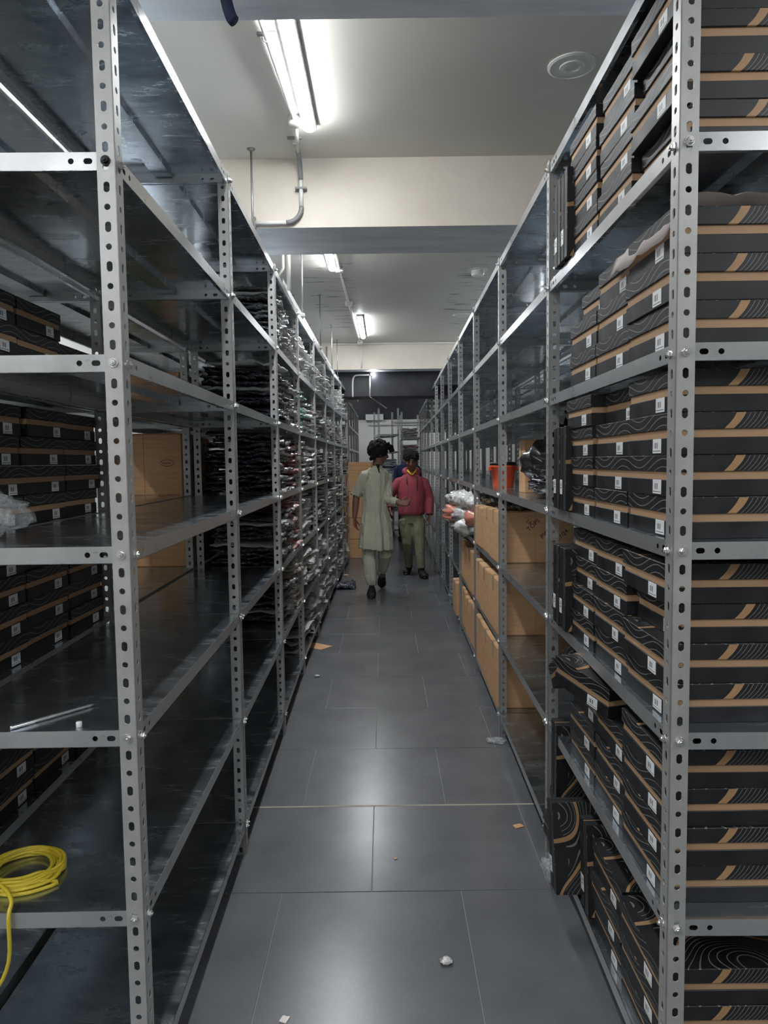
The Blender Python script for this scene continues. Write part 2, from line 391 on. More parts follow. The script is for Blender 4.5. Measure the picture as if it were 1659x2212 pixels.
def shelf_mesh():
    """tray, length SL along +Y, depth DEP along +X, lip centre at z=0, top at +LIP/2"""
    bm = bmesh.new(); e = .0026; x0, x1, y0, y1 = e, DEP - e, e, SL - e; zt = LIP / 2; zb = -LIP / 2; th = .0011
    for z, fl in ((zt, 0), (zt - th, 1)):
        q = [bm.verts.new(a) for a in ((x0, y0, z), (x1, y0, z), (x1, y1, z), (x0, y1, z))]; bm.faces.new(q[::-1] if fl else q)
    Xv, Yv, Zv = Vector((1, 0, 0)), Vector((0, 1, 0)), Vector((0, 0, 1))
    def segs(L):
        s = []; hs = [.0245, .052, .085]
        s.append((0, .012, None)); cur = .012
        for c, (ru, rv) in zip(hs, ((.0058, .0058), (.0058, .0088), (.0058, .0058))):
            s.append((cur, c + .014, (LIP / 2, c, ru, rv))); cur = c + .014
        mid = [(cur, L - cur, None)]
        s2 = [(L - b, L - a, None if h is None else (h[0], L - h[1], h[2], h[3])) for a, b, h in s][::-1]
        return s + mid + s2
    Lx, Ly = x1 - x0, y1 - y0
    plate(bm, Vector((x0, y0, zb)), Zv, Xv, -Yv, LIP, segs(Lx), th)
    plate(bm, Vector((x0, y1, zb)), Zv, Xv, Yv, LIP, segs(Lx), th)
    plate(bm, Vector((x0, y0, zb)), Zv, Yv, -Xv, LIP, segs(Ly), th)
    plate(bm, Vector((x1, y0, zb)), Zv, Yv, Xv, LIP, segs(Ly), th)
    bm.faces.ensure_lookup_table()
    for f in bm.faces[2:]: f.material_index = 1
    # return hems
    for a in ((x0, x1, y0, y0 + .011), (x0, x1, y1 - .011, y1), (x0, x0 + .011, y0 + .011, y1 - .011), (x1 - .011, x1, y0 + .011, y1 - .011)):
        bx(bm, *a, zb - .0005, zb + .0006)
    # stiffening channel under the sheet
    xm = (x0 + x1) / 2; bx(bm, xm - .03, xm + .03, y0 + .012, y1 - .012, zt - .014, zt - th)
    return mesh('shelf', bm, [M['shelf'], M['lipm']])
SHELF = shelf_mesh()
def bolt_mesh(m):
    bm = bmesh.new(); lathe(bm, [(.0095, 0), (.0098, .0016), (.0095, .0022)], 16); lathe(bm, [(.0072, .0022), (.0072, .0068), (.006, .0082)], 6); lathe(bm, [(.0035, .008), (.0033, .0112)], 10)
    return mesh('bolt', bm, m)
BOLT, BOLTK = bolt_mesh(M['bolt']), bolt_mesh(M['black_bolt'])
def rack(label, fronts, side, bolts=0, detail=99, tiers=range(7), dep=DEP, group=None, back_bolts=0, skip=()):
    """fronts: aisle-side corners (x,y) of the uprights; side=+1 body lies towards +X, -1 towards -X"""
    x0, y0 = fronts[0]; root = thing('shelving_rack', (x0, y0, 0), label, 'rack', group=group)
    for i, (x, y) in enumerate(fronts):
        me = POST if i < detail else POST_PLAIN
        a = inst('upright', me, root, (x - x0, y - y0, 0), (0, 0, 0 if side > 0 else PI / 2))
        b_ = inst('upright', me, root, (x - x0 + side * dep, y - y0, 0), (0, 0, PI / 2 if side > 0 else 0))
        if i < bolts:
            for k in tiers:
                # aisle face: heads point to the aisle
                rot = (0, -PI / 2, 0); yy = (.0195 + (.0 if i else .003),) if i == 0 else (.0115, .0285)
                for j, q in enumerate(yy):
                    z = HT[k] + (.004 if j else -.002)
                    loc = Vector((-.0002, q, z)) if side > 0 else Vector((q, .0002, z))
                    r = rot if side > 0 else (PI / 2 + PI, 0, 0)
                    if side < 0: r = (-PI / 2, 0, 0); loc = Vector((q, -.0002, z)); r = (PI / 2, 0, 0)
                    inst('bolt', BOLT, a, loc, r)
                if i == 0:
                    r = (PI / 2, 0, 0) if side > 0 else (0, -PI / 2, 0)
                    loc = Vector((.0195, -.0002, HT[k])) if side > 0 else Vector((-.0002, .0195, HT[k]))
                    inst('bolt', BOLTK if (side < 0 and k == 5) else BOLT, a, loc, r, label='black bolt' if (side < 0 and k == 5) else None)
    for i in range(len(fronts) - 1):
        (xa, ya), (xb, yb) = fronts[i], fronts[i + 1]
        L = math.hypot(xb - xa, yb - ya); ang = math.atan2(-(xb - xa), yb - ya)
        for k in tiers:
            if (i, k) in skip: continue
            o = inst('shelf', SHELF, root, (xa - x0 + (0 if side > 0 else -dep), ya - y0, HT[k]), (0, 0, ang), (dep / DEP, (L - .0015) / SL, 1))
            if side < 0: # keep the aisle edge on the line of the uprights
                o.location = (xa - x0 - math.cos(ang) * dep, ya - y0 - math.sin(ang) * dep, HT[k])
    return root
LF = [(-.5135, 1.442), (-.529, 2.573), (-.545, 3.743), (-.560, 4.841), (-.557, 5.94), (-.555, 7.03), (-.547, 8.12), (-.528, 9.21), (-.510, 10.30)]
RZ = [1.390, 2.519, 3.690, 4.838, 5.979, 7.088, 8.2, 9.33, 10.45, 11.6, 12.72, 13.85, 14.95]
RF = [(.5606 + .0136 * (z - 1.5), z) for z in RZ]
rack('long galvanised slotted-angle rack forming the left side of the aisle', LF, -1, bolts=7)
rack('long galvanised slotted-angle rack forming the right side of the aisle', RF, 1, bolts=8)
L2 = [(x - DEP - .02 - DEP, y) for x, y in LF]
rack('galvanised rack standing back to back behind the left aisle rack', [(x, y) for x, y in L2], 1, detail=5)
R2 = [(x + DEP + .03, y) for x, y in RF]
rack('galvanised rack standing back to back behind the right aisle rack', R2, 1, detail=5)
rack('galvanised rack across the hidden right-hand aisle', [(2.75, 1.4 + 1.13 * i) for i in range(12)], 1, detail=0)
rack('far galvanised rack on the left beyond the stacked cartons', [(-.56, 11.85 + 1.08 * i) for i in range(5)], -1, detail=0)
# far end-on rack
def small_rack(label, x, y, wx, ly, rz, tiers, hh=None):
    root = thing('shelving_rack', (x, y, 0), label, 'rack', rot=(0, 0, rz))
    for (a, b, r) in ((0, 0, 0), (wx, 0, PI / 2), (0, ly, -PI / 2), (wx, ly, PI)): inst('upright', POST, root, (a, b, 0), (0, 0, r))
    for z in tiers: inst('shelf', SHELF, root, (0, 0, z), (0, 0, 0), (wx / DEP, ly / SL, 1))
    return root
small_rack('end-on empty galvanised rack standing against the far wall', -.107, 13.9, .41, 1.2, .085, (.11, .49, 1.22, 1.62, 1.95))
small_rack('far rack of folded white clothes beside the right row', .36, 15.0, .42, 1.1, 0, (.11, .5, .89, 1.27, 1.6, 1.92))
# ------------------------------------------------------------------ shoe boxes
SBX, SBY, SBH = .345, .262, .0825       # depth, aisle face width, height
def shoe_meshes(X=SBX, Y=SBY, H=SBH, gap=.016):
    # origin at bottom centre; end face with the label looks to -X
    lidh = .033; baseh = H - lidh - gap; out = {}
    bm = bmesh.new(); bx(bm, -X / 2 + .002, X / 2 - .002, -Y / 2 + .002, Y / 2 - .002, 0, baseh, .0012); out['base'] = mesh('base', bm, M['boxbase'])
    bm = bmesh.new(); bx(bm, -X / 2 + .0045, X / 2 - .0045, -Y / 2 + .0045, Y / 2 - .0045, baseh - .004, H - .004); out['liner'] = mesh('liner', bm, M['tan'])
    # lid: open tray upside down with 1.5 mm walls
    bm = bmesh.new(); z0, z1 = baseh + gap, H - .0004
    bx(bm, -X / 2, X / 2, -Y / 2, Y / 2, z0, z1, .0012)
    out['lid'] = mesh('lid', bm, M['lid'])
    bm = bmesh.new(); bx(bm, -.0006, .0006, -.023, .023, -.0145, .0145, .0004); out['tag'] = mesh('label_sticker', bm, M['label'])
    out['bh'] = baseh; return out
SM = shoe_meshes()
def shoe_box_proto(S, X=SBX, Y=SBY, name='shoe_box', sticker=True):
    r = bpy.data.objects.new(name, None); r.empty_display_size = .05
    ps = [('base', S['base'], (0, 0, 0)), ('liner', S['liner'], (0, 0, 0)), ('lid', S['lid'], (0, 0, 0))]
    if sticker: ps.append(('label_sticker', S['tag'], (-X / 2 + .0012, -Y / 2 + .022, S['bh'] / 2 + .001)))
    return r, ps
def shoe_box(loc, rot, label, S=SM, sticker=True, lid_shift=(0, 0, 0), lid_tilt=0, group=None, dims=(SBX, SBY), hs=1):
    r = bpy.data.objects.new('shoe_box', None); r.empty_display_size = .05; r.location = loc; r.rotation_euler = rot
    link(r, None, label, 'box', group); r.scale = (1, 1, hs)
    inst('base', S['base'], r); inst('liner', S['liner'], r); inst('lid', S['lid'], r, lid_shift, (lid_tilt, 0, 0))
    if sticker: inst('sticker', S['tag'], r, (-dims[0] / 2 + .0016, -dims[1] / 2 + .072, S['bh'] / 2 + .0015), label='white barcode sticker')
    return r
TN = ['lowest', 'second-lowest', 'third-lowest', 'middle', 'third-highest', 'second-highest', 'top']
LV = ['bottom', 'second', 'third', 'fourth', 'fifth']
def top_of(k): return HT[k] + LIP / 2
def rx_at(y): return .5606 + .0136 * (y - 1.5)
def stack(k, ys, levels, hs=1.0):
    for ci, yc in enumerate(ys):
        col = ['nearest', 'middle', 'far', 'farthest'][ci]
        n = levels[ci]; lean = rnd.uniform(-.004, .004)
        for l in range(n):
            dx = rnd.uniform(-.004, .006) + lean * l; a = rnd.uniform(-.012, .012)
            x = rx_at(yc) + .012 + SBX / 2 + dx + (.03 if rnd.random() < .12 else 0)
            shoe_box((x, yc + rnd.uniform(-.003, .003), top_of(k) + l * SBH * hs), (0, 0, a),
                     'black shoe box, %s up in the %s column, %s shelf of the right rack' % (LV[l], col, TN[k]),
                     hs=hs)
YC = [1.575, 1.845, 2.115]
stack(5, YC, [4, 4, 4], 1.02); stack(4, YC, [3, 3, 3], 1.10); stack(3, YC, [4, 4, 4], 1.03); stack(2, [1.575, 1.85, 2.12], [4, 4, 4])
stack(1, YC, [4, 3, 3]); 
# lowest shelf: leaning, some on edge
stack(0, [1.575, 1.85], [3, 3])
def on_end(k, y, x, label, tilt=0, h=SBX, rz=0):
    # long side vertical: rotate about Y so -X end points down... face with lid towards aisle
    return shoe_box((x, y, top_of(k) + h / 2), (0, -PI / 2 + tilt, rz), label, sticker=True)
for k, s in ((5, 'second-highest'), (3, 'middle'), (2, 'third-lowest')):
    for q, n in ((0, 'nearer'), (1, 'farther')):
        r = shoe_box((rx_at(2.3) + .16, 2.30 + q * .084, top_of(k) + .135), (PI / 2, 0, 0), 'black shoe box on its side, %s of two past the stacks, %s shelf' % (n, s))
# tilted box with yellow card on the second-lowest shelf
shoe_box((rx_at(2.1) + .13, 2.02, top_of(1) + 3 * SBH + .014), (.10, .0, .32), 'black shoe box lying askew on top of the second-lowest shelf stacks')
shoe_box((rx_at(2.3) + .17, 2.29, top_of(1) + 2 * SBH + .06), (-.55, 0, .1), 'black shoe box tipped up at the far end of second-lowest shelf')
bm = bmesh.new(); bx(bm, -.12, .12, -.001, .001, -.012, .012)
o = obj('card_strip', bm, M['yellow_card'], local=True, label='yellow card strip poking out beside the askew shoe box', cat='card'); o.location = (rx_at(2.3) + .02, 2.26, top_of(1) + 3 * SBH + .03); o.rotation_euler = (0, .3, PI / 2 + .25)
# lowest shelf extras
for l, nm in ((0, 'under the on-end box'), (1, 'directly beneath the on-end box')):
    shoe_box((rx_at(2.36) + .155 + .02 * l, 2.36, top_of(0) + l * SBH), (0, 0, .03 - .05 * l), 'black shoe box lying flat %s, lowest shelf' % nm)
shoe_box((rx_at(2.36) + .17, 2.45, top_of(0) + 2 * SBH + .132), (PI / 2, 0, 0), 'black shoe box standing upright on edge with gold contour, by second right upright', sticker=False)
shoe_box((rx_at(2.2) + .10, 2.17, top_of(0) + .135), (PI / 2 - .25, 0, .0), 'black shoe box leaning on its side with tan ring print, lowest shelf')
shoe_box((rx_at(2.1) + .17, 2.06, top_of(0) + .14), (PI / 2 - .1, 0, 0), 'black shoe box on its side against the lowest stacks')
# tissue sheet over third-highest shelf's nearest boxes
def sheet(name, x0, x1, y0, y1, z, m, label, cat, amp=.01, droop=.0, n=14, seed=0):
    bm = bmesh.new(); g = []
    for i in range(n + 1):
        row = []
        for j in range(n + 1):
            u, v = i / n, j / n; x = x0 + (x1 - x0) * u; y = y0 + (y1 - y0) * v
            dz = amp * (noise.noise(Vector((x * 14 + seed, y * 14, 0))) + .5 * noise.noise(Vector((x * 40, y * 40, seed)))) + amp
            e = max(0, .14 - u) / .14
            row.append(bm.verts.new((x + e * .002, y, z + dz - droop * e * e)))
        g.append(row)
    for i in range(n):
        for j in range(n): bm.faces.new((g[i][j], g[i + 1][j], g[i + 1][j + 1], g[i][j + 1]))
    bmesh.ops.solidify(bm, geom=bm.faces[:], thickness=.0012)
    return obj(name, bm, m, smooth=True, label=label, cat=cat)
sheet('tissue_paper', .556, .93, 1.44, 1.83, top_of(4) + 3.3 * SBH + .003, M['tissue'], 'crumpled white tissue sheet draped over the third-highest shelf boxes', 'paper', .016, .075)
# ------------------------------------------------------------------ left back rack: shoe boxes in the first bay
for k, nl in ((4, 3), (3, 4), (2, 4), (1, 3)):
    ys = [1.60, 1.87, 2.14, 2.41]
    for ci, yc in enumerate(ys):
        n = nl - (1 if (ci == 3 and k in (4,)) else 0)
        for l in range(n):
            x = -.9785 - .0136 * (yc - 1.44) - .018 - SBX / 2 + rnd.uniform(-.008, .008)
            shoe_box((x, yc + rnd.uniform(-.004, .004) + (.012 * (l % 2) if k == 3 else 0), top_of(k) + l * SBH), (0, 0, PI + rnd.uniform(-.02, .02)),
                     'black shoe box, %s up in the %s column, %s shelf behind the left rack' % (LV[l], ['nearest', 'second', 'third', 'farthest'][ci], TN[k]))
# ------------------------------------------------------------------ cartons
def carton(x0, x1, y0, y1, z0, z1, label, m='kraft', tape=True, open_=False, rz=0, parts=True):
    cx, cy = (x0 + x1) / 2, (y0 + y1) / 2
    root = thing('cardboard_carton', (cx, cy, z0), label, 'box', rot=(0, 0, rz)); hx, hy, h = (x1 - x0) / 2, (y1 - y0) / 2, z1 - z0
    def loc(nm, bm, mt, **kw): return obj(nm, bm, mt, root, local=True, **kw)
    bm = bmesh.new(); bx(bm, -hx, hx, -hy, hy, 0, h - .004, .004, 2); loc('body', bm, M[m])
    if parts:
        # the four outer flaps: two on top, two on the end that looks at the viewer
        for s in (-1, 1):
            bm = bmesh.new(); bx(bm, -hx + .003, hx - .003, .0015 if s > 0 else -hy + .003, hy - .003 if s > 0 else -.0015, h - .004, h, .001); loc('flap', bm, M[m])
            bm = bmesh.new(); bx(bm, .0015 if s > 0 else -hx + .004, hx - .004 if s > 0 else -.0015, -hy - .0028, -hy + .001, .004, h - .006, .001); loc('side_panel', bm, M[m])
        if tape:
            bm = bmesh.new(); bx(bm, -hx + .001, hx - .001, -.024, .024, h, h + .0006); loc('tape', bm, M['tape'])
            s = -1 if x0 > 0 else 1
            bm = bmesh.new(); bx(bm, s * hx - .0006, s * hx + .0006, -.024, .024, h * .72, h - .002); loc('tape', bm, M['tape'])
    return root
# right rack, third bay (between the third and fourth uprights)
def rb(y): return .5606 + .0136 * (y - 1.5)
for k, hh, wd in ((2, .275, (.30, .33, .32)), (1, .30, (.34, .36, .3)), (0, .33, (.30, .31, .34))):
    y = 3.76; 
    for i, w_ in enumerate(wd):
        off = rnd.uniform(-.01, .012)
        carton(rb(y) + .006 + off, rb(y) + .405 + off, y, y + w_, top_of(k), top_of(k) + hh - .012 * i, 'brown carton, %s in line on the %s shelf, third bay of right rack' % (['nearest', 'second', 'third'][i], TN[k]))
        y += w_ + .012
for k, hh, wd, lim in ((1, .30, (.3, .28, .27), 3), (0, .30, (.3, .29, .28), 3)):
    y = 4.91
    for i, w_ in enumerate(wd):
        off = rnd.uniform(-.015, .012)
        carton(rb(y) + .002 + off, rb(y) + .40 + off, y, y + w_, top_of(k), top_of(k) + hh - .02 * (i % 2), 'brown carton, %s in line on the %s shelf, fourth bay of right rack' % (['nearest', 'second', 'third'][i], TN[k]))
        y += w_ + .012
carton(rb(6.05) - .02, rb(6.05) + .38, 6.06, 6.36, top_of(0), top_of(0) + .28, 'brown carton alone in the fifth bay of right rack, lowest shelf')
carton(.685, .785, 3.52, 3.66, top_of(3), top_of(3) + .26, 'small open brown carton beside black plastic bags, middle shelf', open_=True)
# left back rack, third bay, cartons looking at the viewer
for k, hh, dx in ((4, .26, 0), (3, .325, 0), (2, .30, .02), (1, .30, 0), (0, .3, 0)):
    yb = 3.80; xr_ = -1.03 - .0136 * 2.3
    carton(xr_ - .40 + dx, xr_ + dx, yb, yb + .40, top_of(k), top_of(k) + hh, 'brown carton on the %s shelf behind the left rack, nearer of two' % TN[k], tape=k != 4)
    carton(xr_ - .38, xr_ + .015, yb + .42, yb + .78, top_of(k), top_of(k) + hh * (.85 if k != 3 else .55), 'brown carton on the %s shelf behind the left rack, farther of two' % TN[k])
    if k == 3: carton(xr_ - .30, xr_ - .03, yb + .44, yb + .72, top_of(k) + hh * .55, top_of(k) + hh * .98, 'small brown carton with white labels atop a carton, middle shelf')
# dark green panel inside the open carton front on the third-highest shelf
bm = bmesh.new(); bx(bm, -1.42, -1.13, 3.793, 3.7965, top_of(4) + .02, top_of(4) + .19); obj('printed_panel', bm, M['green'], next(o for o in bpy.data.objects if o.get('label') == 'brown carton on the third-highest shelf behind the left rack, nearer of two'), label='dark green print')
bm = bmesh.new(); bx(bm, -.98 - .25, -1.035, 4.75, 4.80, top_of(4), top_of(4) + .26, .003); obj('grey_board', bm, M['greyboard'], label='grey board standing beyond the cartons behind the left rack', cat='board')
bm = bmesh.new(); bx(bm, -1.09, -1.04, 4.61, 4.66, top_of(4), top_of(4) + .14, .006, 2); obj('red_container', bm, M['red'], label='small red container beside cartons behind the left rack', cat='container')
# far cartons on the floor at the end of the left rack
carton(-.64, -.32, 10.75, 11.2, 0, .28, 'brown carton on the floor at the end of left rack')
carton(-.62, -.33, 10.78, 11.2, .285, .60, 'brown carton second from the floor in the far left pile')
carton(-.64, -.30, 10.78, 11.2, .605, 1.0, 'brown carton third from the floor in the far left pile')
carton(-.60, -.19, 10.78, 11.25, 1.005, 1.44, 'large pale carton on top of the far left pile', tape=False)
# writing
def text(s, size, m, M4, parent, name='handwriting', bold=0):
    cu = bpy.data.curves.new('t', 'FONT'); cu.body = s; cu.size = size; cu.extrude = .0004; cu.offset = bold; cu.resolution_u = 2
    o = bpy.data.objects.new('t', cu); C.objects.link(o); bpy.context.view_layer.update()
    me = bpy.data.meshes.new_from_object(o.evaluated_get(bpy.context.evaluated_depsgraph_get())); bpy.data.objects.remove(o)
    me.materials.clear(); me.materials.append(m)
    r = bpy.data.objects.new(name, me); r.matrix_world = M4; link(r, parent); return r
def facing_cam(x, y, z, rot=0): return Matrix.Translation((x, y, z)) @ Matrix.Rotation(PI / 2, 4, 'X') @ Matrix.Rotation(rot, 4, 'Z')
def find(label): return next(o for o in bpy.data.objects if o.get('label') == label)
ct = find('brown carton, nearest in line on the third-lowest shelf, third bay of right rack'); inv = Matrix.Translation(-Vector(ct.location))
hy = -.30 / 2 - .0033
for s, x, z, r, sz in (('16', -.055, .215, -.5, .032), ('TOPS', -.035, .165, .75, .034), ('PWD', .035, .125, .7, .036), ('24/7/24', .105, .095, .8, .032)):
    text(s, sz, M['ink'], Matrix.Translation((x, hy, z)) @ Matrix.Rotation(PI / 2, 4, 'X') @ Matrix.Rotation(r, 4, 'Z'), ct)
def label_on(lbl, x, z, wd, hh, s, sz, y):
    c = find(lbl); bm = bmesh.new(); bx(bm, x - wd / 2, x + wd / 2, y - .0012, y, z - hh / 2, z + hh / 2); obj('paper_label', bm, M['white'], c, local=True)
    if s: text(s, sz, M['ink'], Matrix.Translation((x - wd * .42, y - .002, z - sz * .36)) @ Matrix.Rotation(PI / 2, 4, 'X'), c, 'lettering', .0008)
label_on('brown carton on the third-lowest shelf behind the left rack, nearer of two', -.05, .20, .17, .075, 'PWD', .06, -.2032)
label_on('brown carton on the second-lowest shelf behind the left rack, nearer of two', -.05, .18, .16, .075, 'PWD', .06, -.2032)
c = find('brown carton on the middle shelf behind the left rack, nearer of two')
bm = bmesh.new(); tube(bm, [Vector((.12 + .036 * math.cos(a), -.2032, .17 + .017 * math.sin(a))) for a in [2 * PI * k / 24 for k in range(25)]], .0012, 5); obj('printed_oval', bm, M['ink'], c, local=True)
text('toyma', .019, M['ink'], Matrix.Translation((.093, -.2034, .164)) @ Matrix.Rotation(PI / 2, 4, 'X'), c, 'lettering')
c = find('brown carton on the third-highest shelf behind the left rack, nearer of two')
text('2x25', .03, M['ink'], Matrix.Translation((-.06, -.2034, .232)) @ Matrix.Rotation(PI / 2, 4, 'X'), c, 'handwriting')
for lbl, z in (('small brown carton with white labels atop a carton, middle shelf', .09), ('brown carton on the middle shelf behind the left rack, farther of two', .12)):
    c = find(lbl)
    hx = .27 / 2 if 'small' in lbl else .395 / 2
    for yy in (-.08, .06):
        bm = bmesh.new(); bx(bm, hx, hx + .0012, yy - .03, yy + .03, z - .035, z + .025); obj('paper_label', bm, M['white'], c, local=True)
# ------------------------------------------------------------------ polybagged garments
def pack_mesh(seed, X=.36, Y=.30, H=.03, n=9, name='garment_pack'):
    r = random.Random(seed); bm = bmesh.new(); top, bot = [], []
    for i in range(n + 1):
        ta, ba = [], []
        for j in range(n + 1):
            u, v = 2 * i / n - 1, 2 * j / n - 1
            e = (1 - abs(u) ** 5) * (1 - abs(v) ** 5)
            wob = .02 * noise.noise(Vector((u * 3 + seed, v * 3, 0)))
            x = u * X / 2 + wob * (abs(u) > .9); y = v * Y / 2 + .02 * noise.noise(Vector((u * 3, v * 3 + seed, 5))) * (abs(v) > .9)
            th = H * (.3 + .7 * e) + .012 * noise.noise(Vector((x * 22 + seed, y * 22, seed))) * e
            edge = .030 * noise.noise(Vector((u * 7 + seed, v * 7, 9))) * (1 - e) ** .5
            zc = H / 2 + edge
            ta.append(bm.verts.new((x, y, zc + max(th, .002) / 2)))
            ba.append(ta[-1] if False else bm.verts.new((x, y, zc - max(th * .8, .002) / 2)))
        top.append(ta); bot.append(ba)
    for i in range(n):
        for j in range(n):
            bm.faces.new((top[i][j], top[i + 1][j], top[i + 1][j + 1], top[i][j + 1]))
            bm.faces.new((bot[i][j], bot[i][j + 1], bot[i + 1][j + 1], bot[i + 1][j]))
    for i in range(n):
        bm.faces.new((top[i][0], bot[i][0], bot[i + 1][0], top[i + 1][0])); bm.faces.new((top[i + 1][n], bot[i + 1][n], bot[i][n], top[i][n]))
        bm.faces.new((top[0][i + 1], bot[0][i + 1], bot[0][i], top[0][i])); bm.faces.new((top[n][i], bot[n][i], bot[n][i + 1], top[n][i + 1]))
    return bm
PK = [mesh('garment_pack', pack_mesh(s), M['poly'], True) for s in range(6)]
NAVY, CHAR, GREY, SILV, BEIGE, PINK, RED, TEAL = (.012, .015, .035), (.05, .052, .06), (.34, .345, .35), (.74, .75, .74), (.40, .34, .24), (.55, .26, .22), (.35, .06, .06), (.05, .36, .30)
def lx_at(y):
    for (xa, ya), (xb, yb) in zip(LF, LF[1:]):
        if ya <= y <= yb: return xa + (xb - xa) * (y - ya) / (yb - ya)
    return LF[-1][0]
BAYN = {2: 'third', 3: 'fourth', 4: 'fifth', 5: 'sixth', 6: 'seventh', 7: 'eighth'}
cnt = 0
def pile(bay, k, cols, hs, individual=True):
    """cols: colours for near / middle / far stacks, hs: number of packs"""
    global cnt
    y0, y1 = LF[bay][1] + .05, LF[bay + 1][1] - .03; step = (y1 - y0) / len(cols); z0 = top_of(k)
    bmj = None if individual else bmesh.new()
    for ci, (col, n) in enumerate(zip(cols, hs)):
        yc = y0 + step * (ci + .5); z = z0
        for i in range(n):
            th = rnd.uniform(.021, .031); x = lx_at(yc) - .20 + rnd.uniform(-.03, .025)
            if z + th > z0 + .335: break
            kf = rnd.uniform(.7, 1.3); c = tuple(v * kf for v in (col if rnd.random() > .12 else SILV))
            loc = (x, yc + rnd.uniform(-.015, .015), z); rot = (rnd.uniform(-.05, .05), rnd.uniform(-.06, .06), rnd.uniform(-.14, .14) + (PI if rnd.random() < .5 else 0))
            if individual:
                o = inst('garment_pack', PK[rnd.randrange(6)], None, loc, rot, (1, step / .31, th / .03)); o.color = (*c, 1)
                o['label'] = 'polybagged garment in the %s stack, %s shelf, %s bay of left rack' % (['nearest', 'second', 'farthest'][ci], TN[k], BAYN[bay]); o['category'] = 'garment'
                o['group'] = 'polybagged garments, %s stack, %s shelf, %s left bay' % (['nearest', 'second', 'farthest'][ci], TN[k], BAYN[bay]); cnt += 1
            else:
                b2 = pack_mesh(rnd.randrange(50), n=5); b2.transform(Matrix.Translation(loc) @ Matrix.Rotation(rot[2], 4, 'Z') @ Matrix.Rotation(rot[0], 4, 'X') @ Matrix.Diagonal((1, step / .31, th / .03, 1)))
                me = bpy.data.meshes.new('tmp'); b2.to_mesh(me); b2.free(); bmj.from_mesh(me); bpy.data.meshes.remove(me)
            z += th
    if not individual:
        o = obj('garment_pile', bmj, M['poly'], smooth=True, label='pile of silvery polybagged garments, %s shelf, %s bay of left rack' % (TN[k], BAYN[bay]), cat='garments', kind='stuff')
        c = cols[0]; o.color = (*c, 1)
pile(2, 5, [CHAR, GREY, GREY], [12, 12, 9]); pile(2, 4, [NAVY, CHAR, GREY], [12, 11, 9]); pile(2, 3, [NAVY, CHAR, RED], [13, 12, 10])
pile(2, 2, [NAVY, CHAR, PINK], [10, 10, 12]); pile(2, 1, [CHAR, CHAR, BEIGE], [0, 8, 11])
pile(3, 5, [SILV, SILV], [11, 9]); pile(3, 4, [TEAL, SILV], [10, 9]); pile(3, 3, [GREY, SILV], [12, 11]); pile(3, 2, [GREY, SILV], [12, 10]); pile(3, 1, [GREY, SILV], [11, 9]); pile(3, 0, [CHAR, GREY], [7, 9])
for bay in (4, 5, 6, 7):
    for k in range(6):
        c = rnd.choice([SILV, GREY, SILV, (.3, .305, .3)])
        pile(bay, k, [c, SILV], [rnd.randint(8, 12), rnd.randint(7, 11)], individual=False)
print('packs', cnt)
# far folded clothes
for k, z in enumerate((.52, .91, 1.29, 1.62, 1.94)):
    for i in range(rnd.randint(5, 7)):
        o = inst('folded_garment', PK[i % 6], None, (.57 + rnd.uniform(-.03, .03), 15.25, z + i * .033), (0, 0, rnd.uniform(-.1, .1)), (1, 1, 1.1)); c = rnd.choice([(.6, .6, .6), (.5, .5, .5), (.5, .3, .28), (.62, .6, .55)]); o.color = (*c, 1)
        o['label'] = 'folded pale garment in a stack on the far rack, shelf %s' % ['second-lowest', 'third-lowest', 'middle', 'third-highest', 'second-highest'][k]; o['category'] = 'garment'; o['group'] = 'folded garments on the far rack, %s' % ['second-lowest', 'third-lowest', 'middle', 'third-highest', 'second-highest'][k]
for k, z in enumerate((.51, 1.24)):
    for i in range(7):
        o = inst('folded_garment', PK[i % 6], None, (.08 + rnd.uniform(-.02, .02), 14.2, z + i * .035), (0, 0, rnd.uniform(-.1, .1)), (1, 1, 1.1)); c = rnd.choice([(.6, .62, .64), (.03, .04, .09), (.45, .5, .55)]); o.color = (*c, 1)
        o['label'] = 'folded blue or white garment, %s stack on the end-on far rack' % ['lower', 'upper'][k]; o['category'] = 'garment'; o['group'] = 'garments on the end-on far rack, %s' % ['lower', 'upper'][k]
# green plastic packs on the third-bay cartons, bag bundle on the fourth bay
for i in range(7):
    o = inst('plastic_pack', PK[i % 6], None, (rb(3.9) + .20 + .04 * (i % 2), 3.86 + .13 * i, top_of(2) + .285 + .006 * (i % 3)), (rnd.uniform(-.2, .2), rnd.uniform(-.1, .1), rnd.uniform(-.5, .5)), (.9, .7, 1.1)); o.color = (.05, .085, .07, 1)
    o['label'] = 'dark green plastic pack lying on the brown cartons, third bay'; o['category'] = 'pack'; o['group'] = 'dark green packs on top of the third-bay cartons'
def lump(bm, c, r, amp, seed, n=16, freq=6):
    s = len(bm.verts); ell(bm, (0, 0, 0), (1, 1, 1), n); bm.verts.ensure_lookup_table()
    for v in bm.verts[s:]:
        d = v.co.normalized(); k = 1 + amp * noise.noise(d * freq * .5 + Vector((seed, 0, 0))) + amp * .6 * noise.noise(d * freq + Vector((0, seed, 0)))
        v.co = Vector((d.x * r[0] * k, d.y * r[1] * k, d.z * r[2] * k)) + Vector(c)
M['milky'] = mat('milky_plastic', (.62, .62, .60), .25, 0, Coat_Weight=.6); t = NT(M['milky']); n1 = t.noise(t.co(), 16, 5, .6, 1.5)
t.set('Base Color', t.ramp(n1, [(.36, (.5, .49, .46)), (.6, (.85, .85, .84))])); t.bump(n1, .8, .01)
